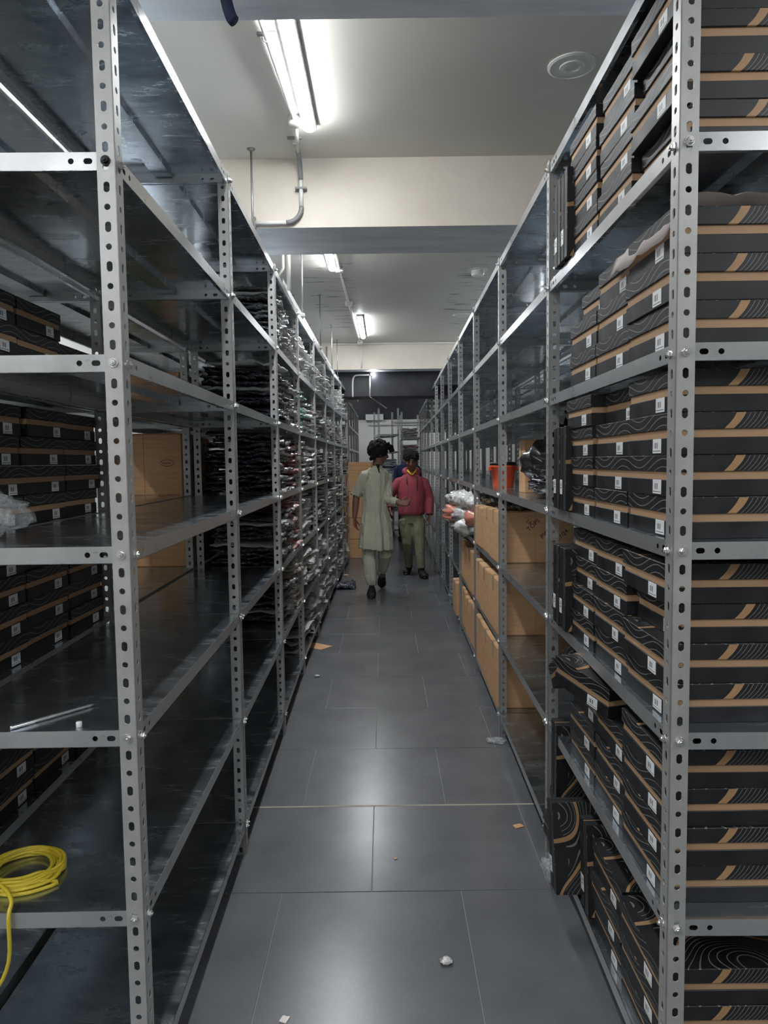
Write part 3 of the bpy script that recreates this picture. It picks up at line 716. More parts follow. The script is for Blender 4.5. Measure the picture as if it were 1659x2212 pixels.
M['sack'] = mat('black_sack_plastic', (.012, .012, .014), .22, 0, Coat_Weight=.6); t = NT(M['sack']); t.bump(t.noise(t.co((1, 1, 2.2)), 16, 4, .6, 1.2), .9, .012)
M['salmon'] = mat('salmon_plastic', (.75, .28, .2), .3, 0, Coat_Weight=.5)
WH = ['nearest, at the shelf edge', 'nearest, upper', 'nearest, top', 'nearest, low and hanging out', 'second along, bottom', 'second along, middle', 'second along, top', 'third along, bottom', 'third along, middle', 'third along, top', 'farthest, bottom', 'farthest, middle', 'farthest, top', 'behind the nearest', 'behind the farthest']
SP = [(-.01, .10, .055, 'milky'), (-.05, .10, .14, 'salmon'), (-.04, .12, .24, 'milky'), (-.10, .22, .06, 'milky'), (-.06, .36, .06, 'milky'), (-.12, .36, .15, 'milky'), (-.10, .34, .25, 'milky'),
      (-.12, .58, .06, 'milky'), (-.15, .56, .15, 'salmon'), (-.13, .56, .25, 'milky'), (-.10, .82, .06, 'milky'), (-.12, .80, .15, 'milky'), (-.10, .82, .24, 'milky'), (.13, .25, .13, 'milky'), (.13, .75, .13, 'milky')]
for q, (dx, dy, dz, mm) in enumerate(SP):
    back = q > 12; r_ = (.13, .22, .12) if back else (.095 + .02 * rnd.random(), .115, .062)
    bm = bmesh.new(); lump(bm, (rb(5.2) + .10 + dx, 4.90 + dy, top_of(2) + dz), r_, .42, q * 3.1, 18, 8)
    zmin = min(v.co.z for v in bm.verts); sh = max(0, top_of(2) + .002 - zmin); bmesh.ops.translate(bm, verts=bm.verts, vec=(0, 0, sh))
    obj('plastic_bag', bm, M[mm], smooth=True, label='%s plastic bag bulging from the fourth bay, %s' % ('milky white' if mm == 'milky' else 'salmon-pink', WH[q]), cat='bag')
# black plastic sacks on the middle shelf, second bay of right rack
for i, (x, y, r, l) in enumerate(((.76, 3.30, (.12, .20, .11), 'large glossy black plastic sack on the middle right shelf'), (.71, 3.02, (.10, .15, .045), 'flat glossy black plastic sack in front of the large sack'), (.86, 3.45, (.08, .10, .15), 'upright dark sack with silver print behind the large sack'))):
    bm = bmesh.new(); lump(bm, (x, y, top_of(3) + r[2]), r, .38, i * 5.3 + 2, 22, 9); zmin = min(v.co.z for v in bm.verts); bmesh.ops.translate(bm, verts=bm.verts, vec=(0, 0, top_of(3) + .001 - zmin))
    o = obj('plastic_sack', bm, M['sack'], smooth=True, label=l, cat='sack')
# orange bucket
bp = P(1087, 1052, 4.3); zt = top_of(3)
bt = thing('storage_bucket', (bp.x, 4.3, zt), 'orange bucket with a black lid on the middle shelf, right rack', 'bucket')
k_ = 4.2 / 4.72; S_ = 1.0
bm = bmesh.new(); lathe(bm, [(.058, 0), (.061, .004), (.072, .115), (.078, .117), (.079, .130), (.074, .131)], 32); obj('tub', bm, M['orange'], bt, True, True)
bm = bmesh.new(); lathe(bm, [(.078, .131), (.080, .134), (.079, .146), (.070, .150), (.02, .151)], 32); obj('lid', bm, M['black'], bt, True, True)
bm = bmesh.new()
for s in (-1, 1): bx(bm, s * .078 - .008, s * .078 + .008, -.012, .012, .100, .122, .002)
obj('handle', bm, M['orange'], bt, local=True)
# ------------------------------------------------------------------ left rack small things
def on_plane(px, py, h):
    d = F_ + R_ * ((px - IW / 2) / F_PX) + D_ * ((py - IH / 2) / F_PX); s_ = (h - EYE) / d.z; return Vector((d.x * s_, d.y * s_, h))
bm = bmesh.new(); zz = top_of(2) + .0045; A = on_plane(22, 1573, zz); B = on_plane(205, 1521, zz); d = (B - A)
tube(bm, [A, A + d * .02, A + d * .5, A + d * .52, A + d * .93, B], [.0042, .0044, .0044, .0039, .0036, .0008], 10); obj('marker_pen', bm, M['pen'], smooth=True, label='slim silver pen lying on the third-lowest left shelf', cat='pen')
p = on_plane(171, 1570, top_of(2)); bm = bmesh.new(); lathe(bm, [(.0055, 0), (.0062, .001), (.0062, .010), (.0055, .011)], 16, Matrix.Translation((p.x, p.y, top_of(2)))); obj('cap_piece', bm, M['milky'], smooth=True, label='small translucent cap beside the silver pen', cat='cap')
# clear bag on middle shelf
bm = bmesh.new(); lump(bm, (-.89, 1.58, top_of(3) + .06), (.095, .10, .05), .38, 8.8, 24, 4); zmin = min(v.co.z for v in bm.verts); bmesh.ops.translate(bm, verts=bm.verts, vec=(0, 0, top_of(3) + .001 - zmin))
obj('clear_plastic_bag', bm, M['clear'], smooth=True, label='crumpled clear plastic bag on the middle left shelf', cat='bag')
# yellow cable coil
pts = []; zc = top_of(1) + .006
cx, cy = -.850, 1.59
for i in range(0, 9 * 12):
    a = 2 * PI * i / 12; rr = .075 + .012 * math.sin(i * .37) + .008 * (i // 12 % 3); pts.append((cx + rr * math.cos(a) * .95 + .003 * (i // 12), cy + rr * math.sin(a) * .9, zc + .0035 * (i // 12 % 4) + .002 * math.sin(i)))
pts += [(cx - .02, 1.50, zc + .02), (cx - .045, 1.452, zc + .012), (cx - .055, 1.432, zc - .01), (cx - .04, 1.43, .40), (cx + .02, 1.428, .36), (cx + .055, 1.43, .42), (cx + .058, 1.432, zc - .01), (cx + .05, 1.46, zc + .012),
        (cx + .0, 1.50, zc + .02), (cx - .045, 1.46, zc + .014), (cx - .058, 1.43, zc - .01), (cx - .062, 1.425, .30), (cx - .055, 1.42, .1), (cx - .04, 1.40, .012), (cx - .1, 1.36, .008)]
pts2 = [(cx - .03, 1.48, zc + .02), (cx - .05, 1.44, zc + .008), (cx - .064, 1.427, zc - .03), (cx - .05, 1.425, .25), (cx - .035, 1.418, .08), (cx - .02, 1.38, .008), (cx + .0, 1.34, .008)]
bm = bmesh.new(); tube(bm, spline(pts, 4), .0042, 8); tube(bm, spline(pts2, 5), .0042, 8)
obj('yellow_cable', bm, M['yellow'], smooth=True, label='coiled yellow cable hanging over the second-lowest left shelf', cat='cable')
# ------------------------------------------------------------------ conduits, rods, ceiling devices
def pipe(name, segs, label, cat, extra=()):
    root = thing(name, tuple(segs[0][0][0]), label, cat)
    for pts, r, m, nm in segs:
        bm = bmesh.new(); tube(bm, pts, r, 12); obj(nm, bm, M[m], root, smooth=True)
    for c, rr, h in extra:
        bm = bmesh.new(); lathe(bm, [(rr, 0), (rr, h * .7), (rr * .85, h)], 20, Matrix.Translation(Vector(c)) @ Matrix.Rotation(PI, 4, 'X')); obj('junction_box', bm, M['pvc'], root, smooth=True)
    return root
zc = CEIL - .018
xa = -.45; pa = P(573, 30, 2.12)
def arc(c, r, a0, a1, ax, n=8):  # ax: two unit vectors
    return [Vector(c) + ax[0] * r * math.cos(a0 + (a1 - a0) * i / n) + ax[1] * r * math.sin(a0 + (a1 - a0) * i / n) for i in range(n + 1)]
Yv, Zv, Xv = Vector((0, 1, 0)), Vector((0, 0, 1)), Vector((1, 0, 0))
pipe('conduit', [([Vector((-.435, 2.08, zc)), Vector((-.385, 3.42, zc))], .0095, 'pvc', 'pipe'), ([Vector((-.385, 3.42, zc)), Vector((-.41, 3.72, zc))], .0095, 'pvc', 'pipe'),
                 (arc((-.41, 3.72, zc - .10), .10, PI / 2, 0, (Yv, Zv)), .0125, 'pvc_grey', 'bend'), ([Vector((-.41, 3.825, zc - .10)), Vector((-.41, 3.83, BB + .10))], .011, 'pvc', 'pipe'),
                 (arc((-.49, 3.83, BB + .10), .08, 0, -PI / 2, (Xv, Zv)), .0125, 'pvc_grey', 'bend'), ([Vector((-.49, 3.83, BB + .02)), Vector((-.66, 3.83, BB + .02))], .011, 'pvc', 'pipe')],
     'white conduit beside the nearest light, bending down the beam face', 'pipe', [((-.385, 3.40, CEIL - .001), .032, .04)])
for (x, y, z, l) in ((-.41, 2.75, zc, 'grey saddle clip near the middle of the nearest conduit'), (-.412, 3.60, zc, 'grey saddle clip past the junction box'),):
    bm = bmesh.new(); bx(bm, x - .035, x + .035, y - .008, y + .008, z + .006, CEIL, .002); tube(bm, [Vector((x + .016 * math.cos(a), y, z + .016 * math.sin(a))) for a in [PI + PI * k / 8 for k in range(9)]], .003, 6); obj('pipe_clip', bm, M['pvc_grey'], label=l, cat='clip')
for (z, x, l, vert) in ((BB + .19, -.41, 'grey saddle clip on the beam face pipe', 0), (BB + .02, -.655, 'grey clip at the end of the beam face pipe', 1)):
    bm = bmesh.new()
    if vert: bx(bm, x - .006, x + .006, 3.815, 3.85, z - .03, z + .03, .002)
    else: bx(bm, x - .03, x + .03, 3.815, 3.85, z - .006, z + .006, .002)
    obj('pipe_clip', bm, M['pvc_grey'], label=l, cat='clip')
pipe('conduit', [([Vector((-.34, 4.34, zc)), Vector((-.34, 6.2, zc))], .011, 'pvc', 'pipe'), ([Vector((-.34, 6.2, zc)), Vector((-.29, 9.6, zc))], .011, 'pvc', 'pipe'),
                 ([Vector((-.28, 9.67, zc)), Vector((-.28, 9.67, BB + .02))], .012, 'pvc', 'pipe'), ([Vector((-.72, 9.66, zc)), Vector((1.1, 9.66, zc))], .010, 'pvc', 'pipe'), ([Vector((-.74, 9.66, zc - .03)), Vector((-.74, 9.66, BB + .05))], .011, 'pvc_grey', 'pipe')],
     'white conduit running along the far ceiling to the last beam', 'pipe', [((-.34, 5.95, CEIL - .001), .035, .04), ((-.325, 7.2, CEIL - .001), .035, .04), ((-.29, 9.5, CEIL - .001), .035, .04)])
pb = [P(762, 858, 9.96), P(762, 825, 9.96), P(766, 813, 9.96), P(775, 811, 9.96), P(798, 811, 9.96)]
pipe('conduit', [([p_ + Vector((0, -.02, 0)) for p_ in spline(pb, 4)], .011, 'pvc', 'pipe'), ([P(799, 811, 9.94), P(799, 857, 9.94)], .011, 'pvc', 'pipe')], 'white conduit loop on the dark beam beside the small lamp', 'pipe')
bm = bmesh.new(); tube(bm, spline([P(800, 858, 9.94), P(812, 866, 10.2), P(822, 873, 10.3), P(835, 882, 10.4)], 4), .006, 8); obj('loose_cable', bm, M['pvc'], smooth=True, label='loose white cable dangling under the dark beam', cat='cable')
lp = P(807, 809, 9.9)
sl = thing('wall_lamp', tuple(lp), 'small glowing lamp on the dark beam', 'light')
bm = bmesh.new(); ell(bm, (0, 0, 0), (.022, .03, .022), 14); obj('bulb', bm, M['lamp'], sl, True, True)
bm = bmesh.new(); bx(bm, -.045, -.02, -.01, .07, -.015, .02, .003); obj('bracket', bm, M['pvc'], sl, local=True)
bm = bmesh.new(); tube(bm, spline([P(455, -140, 1.75), P(484, -20, 1.75), P(493, 18, 1.75), P(500, 38, 1.75), P(506, 46, 1.75)], 4), [.0135] * 17, 12); obj('rubber_hose', bm, M['navy'], smooth=True, label='dark blue hose end hanging by the beam at upper left', cat='hose')
# rods and cable tray
rodd = [(542, 322, 490, 3.6), (652, 648, 700, 0), (696, 645, 760, 0), (725, 712, 802, 0), (693, 712, 745, 0)]
ct_ = thing('cable_tray', (-.62, 5.0, 2.56), 'perforated steel cable tray hung above the left rack', 'tray')
bm = bmesh.new(); x0, x1 = -.80, -.62; zt_ = 2.545
for i in range(int((10.9 - 4.6) / .1)):
    y = 4.6 + i * .1
    for j in range(3): pass
    bx(bm, x0, x1, y, y + .06, zt_, zt_ + .0015)
for xx in (x0, x0 + .055, x0 + .115, x1 - .006): bx(bm, xx, xx + .008, 4.6, 10.9, zt_, zt_ + .0015)
obj('bed', bm, M['shelf'], ct_)
for xx in (x0 - .0015, x1):
    bm = bmesh.new(); bx(bm, xx, xx + .0015, 4.6, 10.9, zt_, zt_ + .055); obj('side_rail', bm, M['post'], ct_)
for k, y in enumerate((5.4, 6.9, 8.4, 9.4)):
    bm = bmesh.new(); bx(bm, x0 - .05, x1 + .05, y - .02, y + .02, zt_ - .026, zt_ - .001, .002); obj('hanger_bar', bm, M['post'], ct_)
    for s, xx in (('left', x0 - .035), ('right', x1 + .035)):
        bm = bmesh.new(); tube(bm, [Vector((xx, y, zt_ - .04)), Vector((xx, y, CEIL))], .005, 8); lathe(bm, [(.02, 0), (.008, .01)], 12, Matrix.Translation((xx, y, CEIL - .0001)) @ Matrix.Rotation(PI, 4, 'X')); obj('threaded_rod', bm, M['rod'], ct_, smooth=True)
a = P(542, 322, 3.5)
bm = bmesh.new(); x_ = a.x * (CEIL - EYE) / (a.z - EYE); y_ = 3.5 * (CEIL - EYE) / (a.z - EYE); tube(bm, [Vector((x_, y_, CEIL)), Vector((x_, y_, 2.5))], .0055, 8); lathe(bm, [(.022, 0), (.009, .012)], 12, Matrix.Translation((x_, y_, CEIL - .0001)) @ Matrix.Rotation(PI, 4, 'X'))
obj('threaded_rod', bm, M['rod'], smooth=True, label='single threaded rod hanging from the near ceiling, left of the light', cat='rod')
bm = bmesh.new(); tube(bm, [Vector((-.60, 4.75, CEIL)), Vector((-.60, 4.75, 2.56))], .013, 10); tube(bm, [Vector((-.635, 4.75, CEIL)), Vector((-.635, 4.75, 2.70)), Vector((-.68, 4.75, 2.63))], .009, 10); obj('drop_pipe', bm, M['pvc'], smooth=True, label='pair of white pipes dropping to the cable tray past the beam', cat='pipe')
# ceiling speaker, detector, disc
def disc(x, y, prof, name, label, cat, m='pvc'):
    bm = bmesh.new(); lathe(bm, prof, 40, Matrix.Translation((x, y, CEIL)) @ Matrix.Rotation(PI, 4, 'X')); return obj(name, bm, M[m], smooth=False, label=label, cat=cat)
disc(.775, 3.0, [(.098, 0), (.098, .004), (.088, .008), (.085, .005), (.052, .004), (.05, .010), (.03, .011), (.028, .005), (.012, .005), (.01, .009)], 'ceiling_diffuser', 'round white ceiling diffuser near the upper right', 'vent')
disc(.80, 6.1, [(.085, 0), (.085, .004), (.055, .006), (.055, .03), (.05, .045), (.03, .052)], 'smoke_detector', 'white smoke detector on the ceiling beyond the beam', 'detector')
disc(.87, 7.95, [(.10, 0), (.10, .004), (.085, .008), (.03, .008)], 'ceiling_disc', 'flat round white disc far along the ceiling', 'vent')
bm = bmesh.new(); bx(bm, -.42, .0, 17.16, 17.28, 2.42, 2.56, .003); obj('duct_cover', bm, M['white'], label='white duct cover fixed along the far wall above the racks', cat='duct')
bm = bmesh.new(); bx(bm, -.62, -.42, 11.9, 12.3, 2.455, 2.52, .01); obj('white_bundle', bm, M['white'], label='white bundle on top of the far left rack', cat='bundle')
# ------------------------------------------------------------------ floor litter
fx = P(742, 1266, 1); 
def on_floor(px, py):
    d = F_ + R_ * ((px - IW / 2) / F_PX) + D_ * ((py - IH / 2) / F_PX); s = -EYE / d.z; return Vector((d.x * s, d.y * s, 0))
p = on_floor(744, 1270); o = inst('garment_pack', PK[2], None, (p.x, p.y, .001), (0, 0, .1), (.72, .9, 2.0), label='navy polybagged garment lying on the floor by the left rack', cat='garment'); o.color = (.02, .028, .06, 1)
def scrap(px, py, r, m, label, name, cat, seed, flat=.25):
    p = on_floor(px, py); bm = bmesh.new(); lump(bm, (p.x, p.y, r * flat), (r, r * .8, r * flat), .6, seed, 16, 8)
    zmin = min(v.co.z for v in bm.verts); bmesh.ops.translate(bm, verts=bm.verts, vec=(0, 0, .0005 - zmin)); obj(name, bm, M[m], smooth=True, label=label, cat=cat)
scrap(1200, 1915, .045, 'clear', 'crumpled clear plastic on the floor by the right rack', 'plastic_scrap', 'litter', 2, 1.0)
scrap(1072, 1602, .05, 'clear', 'flat clear plastic scrap at the third right upright', 'plastic_scrap', 'litter', 3, .1)
scrap(964, 2080, .018, 'milky', 'tiny white plastic scrap on the nearest tiles', 'plastic_scrap', 'litter', 4, .3)
scrap(685, 1462, .018, 'milky', 'tiny white scrap near the left rack foot', 'plastic_scrap', 'litter', 5, .3)
def card(px, py, a, b, rz, label, m='kraft'):
    p = on_floor(px, py); bm = bmesh.new(); bx(bm, -a, a, -b, b, 0, .0025); bm.verts.ensure_lookup_table(); bm.verts[6].co.x -= a * .5
    o = obj('card_scrap', bm, M[m], local=True, label=label, cat='litter'); o.location = (p.x, p.y, .0008); o.rotation_euler = (0, 0, rz)
card(1120, 1785, .020, .013, .4, 'torn brown card scrap on the tiles at the right')
card(686, 1396, .07, .10, .9, 'torn brown cardboard flap under the left rack edge')
card(855, 1856, .006, .004, .4, 'speck of brown card on the middle tiles')
card(745, 1242, .05, .04, .3, 'brown card scrap beside the navy pack')
card(615, 2203, .012, .01, 1.2, 'pale card scrap at the bottom edge', 'tissue')
# ------------------------------------------------------------------ people
def cloth(name, c0, c1, scale=18, strength=.5, rough=.85):
    m = mat(name, c0, rough); t = NT(m); v = t.co(); n1 = t.noise(v, scale, 4, .6, .6); n2 = t.noise(t.co((14, 14, 4.5), rot=(.25, .3, 0)), 1.3, 3, .5, .9)
    t.set('Base Color', t.ramp(t.noise(v, 9, 5), [(.3, c0), (.7, c1)])); t.bump(t.m('ADD', t.m('MULTIPLY', n1, .25), n2), strength, .03); return m
M['kurta'] = cloth('kurta_cloth', (.56, .55, .42), (.64, .62, .49), 14, 1.0)
M['hoodie'] = cloth('hoodie_cloth', (.34, .06, .08), (.42, .08, .10), 12, .4)
M['jeans'] = cloth('jeans_cloth', (.23, .225, .14), (.32, .31, .20), 16, .9)
M['shirt_blue'] = cloth('blue_shirt_cloth', (.015, .025, .09), (.03, .04, .12))
M['dark_trouser'] = cloth('dark_trouser_cloth', (.015, .016, .02), (.03, .03, .035))
M['skin'] = mat('skin', (.22, .105, .07), .5, 0, Subsurface_Weight=.05)
M['hair'] = mat('hair', (.004, .0035, .004), .85); t = NT(M['hair']); t.bump(t.noise(t.co((30, 30, 12)), 4, 4, .7), 1.0, .02)
M['shoe'] = mat('shoe_black', (.015, .014, .015), .6); M['yellow_shirt'] = mat('yellow_collar', (.75, .55, .02), .7)
M['lip'] = mat('lip', (.20, .07, .06), .5); M['eye'] = mat('eye_white', (.5, .48, .45), .3); M['undershirt'] = mat('undershirt_black', (.01, .01, .012), .8)
def fused(name, bm, m, parent, voxel=.007, smooth=4, **kw):
    bmesh.ops.recalc_face_normals(bm, faces=bm.faces[:])
    o = obj(name, bm, m, parent, smooth=True, **kw)
    r = o.modifiers.new('r', 'REMESH'); r.mode = 'VOXEL'; r.voxel_size = voxel; r.use_smooth_shade = True
    s = o.modifiers.new('s', 'SMOOTH'); s.factor = .5; s.iterations = smooth
    return o
def loft(bm, rings, n=20):
    """rings: (centre, half width, half depth, yaw); closed"""
    rs = []
    for c, a, b, yaw in rings:
        u = Vector((math.cos(yaw), math.sin(yaw), 0)); v = Vector((-math.sin(yaw), math.cos(yaw), 0))
        rs.append([bm.verts.new(Vector(c) + u * a * math.cos(2 * PI * k / n) + v * b * math.sin(2 * PI * k / n)) for k in range(n)])
    for q, r in zip(rs, rs[1:]):
        for k in range(n): bm.faces.new((q[k], q[(k + 1) % n], r[(k + 1) % n], r[k]))
    bm.faces.new(rs[0][::-1]); bm.faces.new(rs[-1])
def hand(bm, wrist, direction, palm_n, side, curl=.5, s=1.0):
    """wrist point, unit direction of the hand, palm normal, side = thumb direction sign along direction x palm_n"""
    d = direction.normalized(); n = (palm_n - d * palm_n.dot(d)).normalized(); w_ = d.cross(n) * side
    c = wrist + d * .045 * s
    tube(bm, [wrist - d * .02, wrist + d * .01, wrist + d * .045 * s, wrist + d * .088 * s], [(.024, .019), (.029, .016), (.038 * s, .014), (.036 * s, .012)], 12, ref=w_)
    for k, (o_, L) in enumerate(((.030, .068), (.010, .078), (-.010, .072), (-.029, .056))):
        b0 = wrist + d * .082 * s + w_ * o_ * s; a = curl * (.8 + .12 * k)
        d1 = (d * math.cos(a * .5) + n * math.sin(a * .5)); d2 = (d * math.cos(a * 1.2) + n * math.sin(a * 1.2)); d3 = (d * math.cos(a * 1.9) + n * math.sin(a * 1.9))
        p1 = b0 + d1 * L * .45 * s + w_ * o_ * .12; p2 = p1 + d2 * L * .32 * s; p3 = p2 + d3 * L * .25 * s
        tube(bm, [b0 - d * .02, b0, p1, p2, p3], [.009, .0092, .0085, .0078, .006], 8)
    b0 = wrist + d * .025 * s + w_ * .022 * s; p1 = b0 + (d * .6 + w_ * .7 + n * .2).normalized() * .036 * s; p2 = p1 + (d * .85 + w_ * .35 + n * .35).normalized() * .03 * s; p3 = p2 + (d * .95 + n * .35).normalized() * .022 * s
    tube(bm, [b0 - d * .005, b0, p1, p2, p3], [.011, .0125, .0105, .009, .007], 8)
def head(bm, c, face, up, s=1.0, ear=True):
    """c skull centre; face forward direction; up"""
    f = face.normalized(); u = (up - f * up.dot(f)).normalized(); r = f.cross(u)
    R3 = Matrix((r, f, u)).transposed()
    def p(x, y, z): return c + r * x * s + f * y * s + u * z * s
    ell(bm, p(0, -.008, .025), (.074 * s, .092 * s, .085 * s), 16, R3); ell(bm, p(0, .020, -.03), (.060 * s, .068 * s, .075 * s), 14, R3)
    ell(bm, p(0, .045, -.082), (.034 * s, .034 * s, .028 * s), 12, R3)
    tube(bm, [p(0, .083, .012), p(0, .097, -.008), p(0, .106, -.026), p(0, .090, -.038)], [.009 * s, .011 * s, .0155 * s, .010 * s], 8)
    for q in (-1, 1):
        ell(bm, p(q * .013, .090, -.031), (.009 * s, .010 * s, .008 * s), 8, R3)
        if ear: ell(bm, p(q * .076, -.004, -.012), (.009 * s, .018 * s, .030 * s), 10, R3)
        ell(bm, p(q * .031, .070, .022), (.025 * s, .014 * s, .008 * s), 8, R3)   # brow ridge
        ell(bm, p(q * .036, .058, -.028), (.024 * s, .022 * s, .02 * s), 8, R3)     # cheek
    ell(bm, p(0, .080, -.056), (.024 * s, .012 * s, .011 * s), 10, R3)
    return p, R3
def face_parts(root, p, R3, s, closed=False):
    for q in (-1, 1):
        bm = bmesh.new(); ell(bm, p(q * .031, .074, .002), (.013 * s, .008 * s, .006 * s), 10, R3); obj('eye', bm, M['eye'] if not closed else M['skin'], root, smooth=True)
        bm = bmesh.new(); ell(bm, p(q * .031, .0815, .0015), (.006 * s, .003 * s, .005 * s), 8, R3); obj('pupil', bm, M['hair'], root, smooth=True)
        bm = bmesh.new(); tube(bm, [p(q * .014, .084, .020), p(q * .032, .084, .026), p(q * .050, .070, .022)], [.003 * s, .0045 * s, .0025 * s], 6); obj('eyebrow', bm, M['hair'], root, smooth=True)
    bm = bmesh.new(); tube(bm, [p(-.024, .082, -.056), p(0, .094, -.054), p(.024, .082, -.056)], [.003 * s, .0062 * s, .003 * s], 8); obj('lips', bm, M['lip'], root, smooth=True)
def shoe(bm, heel, toe, h=.085, wd=.045):
    d = toe - heel; L = d.length; d.normalize(); up_ = Vector((0, 0, 1)) - d * d.z; up_.normalize(); side = d.cross(up_)
    pts = [heel + up_ * .035, heel + d * L * .12 + up_ * .045, heel + d * L * .35 + up_ * .042, heel + d * L * .6 + up_ * .032, heel + d * L * .85 + up_ * .026, toe + up_ * .022]
    tube(bm, pts, [(.026, .030), (.044, .052), (.046, .050), (.053, .040), (.050, .032), (.026, .018)], 14, ref=side)
def sole(bm, heel, toe):
    d = toe - heel; L = d.length; d.normalize(); up_ = Vector((0, 0, 1)) - d * d.z; up_.normalize(); side = d.cross(up_)
    tube(bm, [heel - d * .004, heel + d * L * .1, heel + d * L * .5, heel + d * L * .85, toe + d * .006], [(.02, .010), (.038, .012), (.038, .012), (.045, .012), (.018, .008)], 14, ref=side)
# --- man in the pale kurta
z1 = 7.80
root = thing('person', (-.12, z1, 0), 'person in a pale olive kurta walking, head turned back, arm held out', 'person')
Q = lambda px, py, dz=0: P(px, py, z1 + dz)
hc = Q(819, 978, .02); fdir = Vector((.92, .30, -.22)); upv = Vector((.10, 0, 1))
shR, shL = Q(791, 1026, -.04), Q(834, 1028, .10); elR, wrR = Q(770, 1070, .04), Q(766, 1118, -.02); elL, wrL = Q(838, 1080, -.02), Q(861, 1087, -.16)
hipR, hipL = Q(799, 1128, -.02), Q(828, 1128, .06); knR, anR = Q(796, 1198, -.03), Q(803, 1262, -.08); knL, anL = Q(833, 1200, .0), Q(824, 1243, .22)
neck = Q(814, 1010, .02); chest = Q(812, 1045, .03); pel = Q(812, 1118, .02)
tR = on_floor(803, 1286); heelR = Vector((anR.x + .0, anR.y + .05, .004)); toeR = Vector((tR.x, anR.y - .20, .004))
toeL = on_floor(825, 1270); toeL.z = .006; heelL = Vector((anL.x + .01, anL.y + .10, max(.12, anL.z - .09)))
bm = bmesh.new(); pf, R3 = head(bm, hc, fdir, upv)
tube(bm, [neck + Vector((-.005, .0, -.06)), neck, hc + Vector((-.01, 0, -.04))], [.062, .054, .052], 14)
loft(bm, [(pel + Vector((0, 0, -.06)), .13, .09, .45), (pel, .15, .10, .45), (chest + Vector((0, 0, -.12)), .12, .085, .4), (chest, .145, .10, .35), (chest + Vector((0, 0, .08)), .15, .085, .35), (neck + Vector((0, 0, -.02)), .06, .05, .35)])
tube(bm, [shR, (shR + elR) / 2, elR, (elR * .6 + wrR * .4), wrR], [.048, .044, .038, .038, .026], 12); tube(bm, [shL, (shL + elL) / 2, elL, (elL * .6 + wrL * .4), wrL], [.048, .042, .036, .036, .026], 12)
hand(bm, wrR, Vector((.06, -.12, -1)), Vector((.8, -.3, 0)), -1, .55, .98); hand(bm, wrL, Vector((.95, -.25, -.02)), Vector((.15, -.9, .55)), -1, .75, 1.0)
for a_, b__, c_ in ((hipR, knR, anR), (hipL, knL, anL)): tube(bm, [a_, (a_ + b__) / 2, b__, (b__ * .6 + c_ * .4), c_], [.085, .072, .055, .052, .036], 14)
for an, he, to in ((anR, heelR, toeR), (anL, heelL, toeL)): tube(bm, [an, he + Vector((0, 0, .05)), he * .4 + to * .6 + Vector((0, 0, .03))], [.034, .03, .02], 10)
fused('body', bm, M['skin'], root, .006)
face_parts(root, pf, R3, 1.0)
# hair: a mop of locks
bm = bmesh.new(); f, u, r = R3.col[1], R3.col[2], R3.col[0]
ell(bm, hc + Vector((-.008, 0, .03)), (.106, .104, .100), 16); rr = random.Random(3)
for i in range(150):
    d = Vector((rr.gauss(0, 1), rr.gauss(0, 1), rr.gauss(.35, .8))).normalized()
    if d.dot(f) > .35 and d.z < .45: continue
    if d.z < -.62: continue
    c = hc + Vector((-.008, 0, .03)) + Vector((d.x * .104, d.y * .102, d.z * .10)); s = rr.uniform(.012, .026); ell(bm, c, (s, s, s * 1.2), 7)
for i in range(34):   # forelock
    q_ = rr.random(); c = hc + f * (.06 + .075 * q_) + u * (.115 - .055 * q_ * q_ + rr.uniform(-.02, .012)) + r * rr.uniform(-.06, .06); s = rr.uniform(.012, .022); ell(bm, c, (s, s, s), 7)
for i in range(24):   # nape
    c = hc - f * rr.uniform(.045, .085) + Vector((0, -.02, 0)) + u * rr.uniform(-.085, -.02) + r * rr.uniform(-.05, .05); s = rr.uniform(.012, .02); ell(bm, c, (s, s, s), 7)
fused('hair', bm, M['hair'], root, .006, 1)
# kurta
bm = bmesh.new(); cz = lambda px, py, dz=0: Q(px, py, dz)
loft(bm, [(cz(813, 1185, -.02), .186, .165, .35), (cz(813, 1160, -.01), .180, .158, .35), (cz(812, 1135, .01), .172, .14, .38), (cz(811, 1112, .02), .150, .12, .40), (cz(811, 1085, .02), .138, .11, .40), (cz(812, 1058, .03), .145, .115, .38), (cz(812, 1035, .03), .150, .11, .36), (cz(813, 1020, .03), .135, .095, .36), (cz(813, 1010, .03), .075, .068, .36)], 60)
for i_, v in enumerate(bm.verts):
    lv = i_ // 60; a_ = 2 * PI * (i_ % 60) / 60; amp = (.016, .014, .010, .006, .004, .003, .002, 0, 0)[min(lv, 8)]; c0_ = cz(813, 1100, .02)
    dv = Vector((v.co.x - c0_.x, v.co.y - c0_.y, 0)).normalized(); v.co += dv * amp * (math.sin(a_ * 7 + .8) + .6 * math.sin(a_ * 12 + 2)); v.co.z += (.012 * math.sin(a_ * 2 + 1) if lv == 0 else 0)
tube(bm, [shR + Vector((.03, 0, .0)), shR, (shR + elR) / 2, elR + Vector((0, 0, .012))], [.06, .064, .066, .062], 14)
tube(bm, [shL + Vector((-.03, 0, .0)), shL, (shL + elL) / 2, elL, (elL + wrL) / 2, wrL + (elL - wrL) * .08], [.058, .06, .06, .058, .05, .044], 14)
fused('kurta', bm, M['kurta'], root, .007, 2)
bm = bmesh.new(); tube(bm, [elR + Vector((0, 0, .03)), elR + Vector((-.002, 0, .002))], [.067, .066], 16); fused('rolled_cuff', bm, M['kurta'], root, .006, 2)
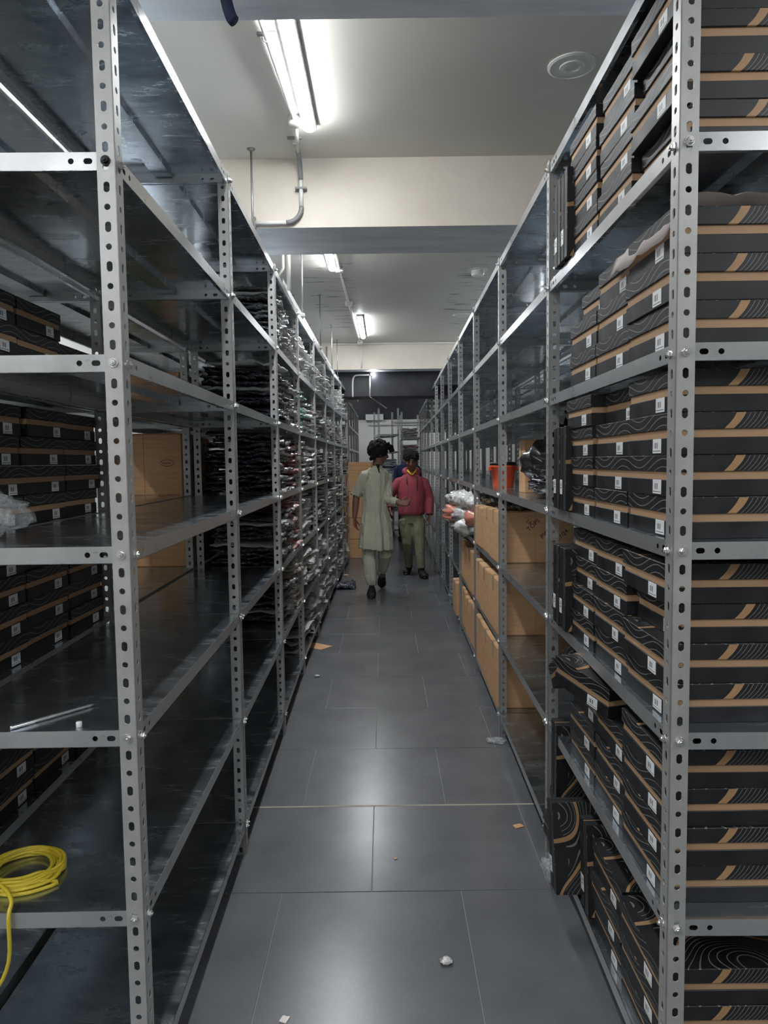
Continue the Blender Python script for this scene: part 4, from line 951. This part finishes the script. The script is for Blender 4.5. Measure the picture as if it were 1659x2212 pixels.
bm = bmesh.new(); loft(bm, [(cz(814, 1014, .01), .062, .058, .3), (cz(814.5, 1006, .01), .060, .056, .3)]); tube(bm, [cz(819, 1010, -.075), cz(820, 1030, -.095), cz(821, 1052, -.10)], [.013, .012, .010], 8, sq=.4); fused('collar_band', bm, M['kurta'], root, .005, 2)
bm = bmesh.new(); tube(bm, [cz(816, 1004, -.045), cz(818, 1012, -.078), cz(819.5, 1022, -.092)], [.022, .013, .004], 10, sq=.5); obj('undershirt', bm, M['undershirt'], root, smooth=True)
# shalwar
bm = bmesh.new()
loft(bm, [(pel + Vector((0, 0, -.08)), .16, .11, .4), (pel + Vector((0, 0, .02)), .14, .10, .4)])
tube(bm, [hipR, (hipR + knR) / 2, knR, (knR * .5 + anR * .5), anR + Vector((0, 0, .03)), anR + Vector((0, 0, -.01))], [.095, .095, .080, .074, .064, .048], 16)
tube(bm, [hipL, (hipL + knL) / 2, knL, (knL * .45 + anL * .55), anL + Vector((0, 0, .035)), anL + Vector((0, 0, .0))], [.09, .088, .070, .064, .052, .044], 16)
for v in bm.verts:
    n_ = noise.noise(Vector((v.co.x * 9 + 3, v.co.y * 9, v.co.z * 7))); v.co += Vector((n_, n_, 0)) * .022
fused('trousers', bm, M['kurta'], root, .008, 3)
for he, to in ((heelR, toeR), (heelL, toeL)):
    bm = bmesh.new(); shoe(bm, he, to); tube(bm, [he + Vector((0, -.02, .03)), he + Vector((0, -.03, .085))], [.036, .036], 12); s_o = fused('shoe', bm, M['shoe'], root, .006, 3)
    bm = bmesh.new(); sole(bm, he + Vector((0, 0, .006)), to + Vector((0, 0, .006))); bm.transform(WMof(root).inverted()); obj('sole', bm, M['black'], s_o, smooth=True, local=True)
# --- young man in the red hoodie
z2 = 9.05
root = thing('person', (.33, z2, 0), 'person in a maroon hoodie and olive jeans walking, looking down', 'person')
Q = lambda px, py, dz=0: P(px, py, z2 + dz)
hc = Q(888, 994, -.03); fdir = Vector((-.05, -1, -.38)); upv = Vector((0, -.3, 1))
shR, shL = Q(862, 1040, .02), Q(916, 1040, .02); elR, wrR = Q(841, 1074, .02), Q(842, 1099, -.20); elL, wrL = Q(928, 1076, .03), Q(928, 1112, -.06)
hipR, hipL = Q(876, 1122, 0), Q(902, 1122, 0); knR, anR = Q(880, 1172, -.05), Q(883, 1222, .14); knL, anL = Q(906, 1172, -.09), Q(910, 1228, -.14)
neck = Q(889, 1020, .02); chest = Q(889, 1050, .02); pel = Q(889, 1113, .0)
bm = bmesh.new(); pf, R3 = head(bm, hc, fdir, upv, 1.0)
tube(bm, [neck + Vector((0, .02, -.05)), neck + Vector((0, .01, 0)), hc + Vector((0, .02, -.04))], [.06, .052, .052], 14)
loft(bm, [(pel + Vector((0, 0, -.06)), .13, .09, 0), (pel, .14, .095, 0), (chest + Vector((0, 0, -.12)), .125, .085, 0), (chest, .15, .10, 0), (chest + Vector((0, 0, .09)), .15, .08, 0), (neck + Vector((0, 0, -.02)), .06, .05, 0)])
tube(bm, [shR, (shR + elR) / 2, elR, (elR * .6 + wrR * .4), wrR], [.048, .042, .036, .036, .025], 12); tube(bm, [shL, (shL + elL) / 2, elL, (elL * .6 + wrL * .4), wrL], [.048, .042, .036, .036, .025], 12)
hand(bm, wrR, Vector((.1, -.45, -.8)), Vector((.9, 0, -.1)), -1, .6, .95); hand(bm, wrL, Vector((-.04, -.1, -1)), Vector((-.9, -.2, 0)), 1, .6, .98)
for a_, b__, c_ in ((hipR, knR, anR), (hipL, knL, anL)): tube(bm, [a_, (a_ + b__) / 2, b__, (b__ * .6 + c_ * .4), c_], [.08, .068, .05, .048, .035], 14)
tR = on_floor(880, 1241); tL = on_floor(914, 1251)
heelR = Vector((anR.x + .01, tR.y + .20, .025)); toeR = Vector((tR.x - .02, tR.y - .03, .004)); toeL = Vector((tL.x + .03, tL.y - .02, .012)); heelL = Vector((anL.x, tL.y + .22, .004))
for an, he, to in ((anR, heelR, toeR), (anL, heelL, toeL)): tube(bm, [an, he + Vector((0, -.03, .05)), he * .4 + to * .6 + Vector((0, 0, .03))], [.034, .03, .02], 10)
fused('body', bm, M['skin'], root, .006)
face_parts(root, pf, R3, 1.0, True)
bm = bmesh.new(); f, u, r = R3.col[1], R3.col[2], R3.col[0]; hb = hc - f * .012 + u * .04
ell(bm, hb, (.090, .094, .083), 16); rr = random.Random(5)
for i in range(120):
    d = Vector((rr.gauss(0, 1), rr.gauss(0, 1), rr.gauss(.3, .8))).normalized()
    if d.dot(f) > .4 and d.dot(u) < .12: continue
    if d.dot(u) < -.55: continue
    c = hb + r * d.dot(r) * .090 + f * d.dot(f) * .094 + u * d.dot(u) * .080; s = rr.uniform(.010, .018); ell(bm, c, (s, s, s * 1.1), 7)
for i in range(22): c = hb + f * rr.uniform(.078, .095) + u * rr.uniform(-.018, .02) + r * rr.uniform(-.06, .06); s = rr.uniform(.008, .013); ell(bm, c, (s, s, s), 7)
fused('hair', bm, M['hair'], root, .006, 2)
bm = bmesh.new()
loft(bm, [(Q(888, 1112, 0), .160, .12, 0), (Q(888, 1106, 0), .172, .13, 0), (Q(889, 1085, 0), .170, .125, 0), (Q(889, 1060, .01), .168, .12, 0), (Q(889, 1044, .02), .170, .115, 0), (Q(889, 1033, .02), .142, .10, 0), (Q(889, 1026, .02), .105, .085, 0), (Q(889, 1019, .02), .075, .07, 0)], 26)
tube(bm, [shR + Vector((.04, 0, .01)), shR, (shR + elR) / 2, elR, (elR + wrR) / 2, wrR], [.05, .058, .060, .058, .052, .044], 14)
tube(bm, [shL + Vector((-.04, 0, .01)), shL, (shL + elL) / 2, elL, (elL + wrL) / 2, wrL], [.05, .058, .058, .056, .052, .046], 14)
for v in bm.verts:
    n_ = noise.noise(Vector((v.co.x * 10, v.co.y * 10, v.co.z * 8))); v.co += Vector((n_, n_ * .5, 0)) * .012
fused('hoodie', bm, M['hoodie'], root, .008, 3)
# hood collar: ring around the neck open at the front
bm = bmesh.new(); cpts = []
for k in range(15):
    a = -PI / 2 + .45 + (2 * PI - .9) * k / 14; cpts.append(neck + Vector((math.cos(a) * .088, .03 + math.sin(a) * .082, .012 + .028 * math.sin(a))))
tube(bm, cpts, [.022] + [.034] * 13 + [.022], 12); fused('hood', bm, M['hoodie'], root, .006, 3)
bm = bmesh.new(); 
for q in (-1, 1): tube(bm, [neck + Vector((q * .052, -.045, .03)), neck + Vector((q * .034, -.078, .0)), neck + Vector((q * .006, -.098, -.032))], [.012, .016, .010], 8, sq=.6)
fused('shirt_collar', bm, M['yellow_shirt'], root, .004, 2)
for q, L in ((-1, .10), (1, .20)):
    s = neck + Vector((q * .062, -.098, -.05)); bm = bmesh.new(); tube(bm, [s, s + Vector((q * .004, -.02, -L * .5)), s + Vector((q * -.002, -.018, -L))], .0042, 8); obj('drawstring', bm, M['black'], root, smooth=True)
bm = bmesh.new(); loft(bm, [(pel + Vector((0, 0, -.10)), .145, .10, 0), (pel + Vector((0, 0, .03)), .14, .10, 0)])
tube(bm, [hipR, (hipR + knR) / 2, knR, (knR + anR) / 2, anR + Vector((0, 0, .0))], [.095, .082, .064, .054, .050], 14); tube(bm, [hipL, (hipL + knL) / 2, knL, (knL + anL) / 2, anL + Vector((0, 0, .0))], [.095, .084, .066, .056, .052], 14)
for v in bm.verts:
    n_ = noise.noise(Vector((v.co.x * 14, v.co.y * 14, v.co.z * 16))); v.co += Vector((n_, n_, 0)) * .010
fused('jeans', bm, M['jeans'], root, .008, 3)
for he, to in ((heelR, toeR), (heelL, toeL)):
    bm = bmesh.new(); shoe(bm, he, to); tube(bm, [he + Vector((0, -.03, .04)), he + Vector((0, -.035, .12))], [.044, .046], 12); s_o = fused('shoe', bm, M['shoe'], root, .006, 3)
    bm = bmesh.new(); sole(bm, he + Vector((0, 0, .006)), to + Vector((0, 0, .006))); bm.transform(WMof(root).inverted()); obj('sole', bm, M['black'], s_o, smooth=True, local=True)
# --- third person, almost hidden behind
z3 = 13.2; XC = .43
root = thing('person', (.44, z3, 0), 'person in navy blue, almost hidden behind the hoodie wearer', 'person')
Q = lambda px, py, dz=0: P(px, py, z3 + dz)
hc = Vector((XC, z3, 1.50)); bm = bmesh.new(); pf, R3 = head(bm, hc, Vector((0, -1, 0)), Vector((0, 0, 1)))
loft(bm, [((XC, z3, .80), .14, .1, 0), ((XC, z3, 1.05), .13, .09, 0), ((XC, z3, 1.25), .16, .1, 0), ((XC, z3, 1.36), .15, .08, 0), ((XC, z3, 1.43), .05, .05, 0)])
for q in (-1, 1):
    tube(bm, [Vector((XC + q * .18, z3, 1.32)), Vector((XC + q * .21, z3, 1.06)), Vector((XC + q * .2, z3 - .05, .84))], [.05, .04, .028], 12); hand(bm, Vector((XC + q * .2, z3 - .05, .84)), Vector((0, -.1, -1)), Vector((-q, 0, 0)), q, .5)
    tube(bm, [Vector((XC + q * .09, z3, .82)), Vector((XC + q * .10, z3 - .02, .46)), Vector((XC + q * .12, z3 + .02, .07))], [.085, .055, .036], 12)
tube(bm, [Vector((XC, z3, 1.38)), hc], [.055, .052], 12)
fused('body', bm, M['skin'], root, .010, 2); face_parts(root, pf, R3, 1.0)
bm = bmesh.new(); ell(bm, hc + Vector((0, .01, .04)), (.086, .098, .085), 14); fused('hair', bm, M['hair'], root, .008, 1)
bm = bmesh.new(); loft(bm, [((XC, z3, .78), .18, .13, 0), ((XC, z3, 1.05), .165, .12, 0), ((XC, z3, 1.28), .19, .115, 0), ((XC, z3, 1.37), .16, .09, 0), ((XC, z3, 1.42), .07, .06, 0)])
for q in (-1, 1): tube(bm, [Vector((XC + q * .15, z3, 1.33)), Vector((XC + q * .19, z3, 1.30)), Vector((XC + q * .215, z3, 1.06)), Vector((XC + q * .2, z3 - .04, .88))], [.055, .062, .056, .04], 12)
fused('shirt', bm, M['shirt_blue'], root, .010, 2)
bm = bmesh.new(); loft(bm, [((XC, z3, .76), .15, .11, 0), ((XC, z3, .88), .15, .11, 0)])
for q in (-1, 1): tube(bm, [Vector((XC + q * .08, z3, .82)), Vector((XC + q * .10, z3 - .02, .46)), Vector((XC + q * .12, z3 + .02, .09))], [.10, .075, .06], 12)
fused('trousers', bm, M['dark_trouser'], root, .010, 2)
for q in (-1, 1):
    bm = bmesh.new(); h_ = Vector((XC + q * .12, z3 + .06, .004)); shoe(bm, h_, h_ + Vector((q * .03, -.26, 0))); fused('shoe', bm, M['shoe'], root, .008, 2)
bpy.context.view_layer.update()
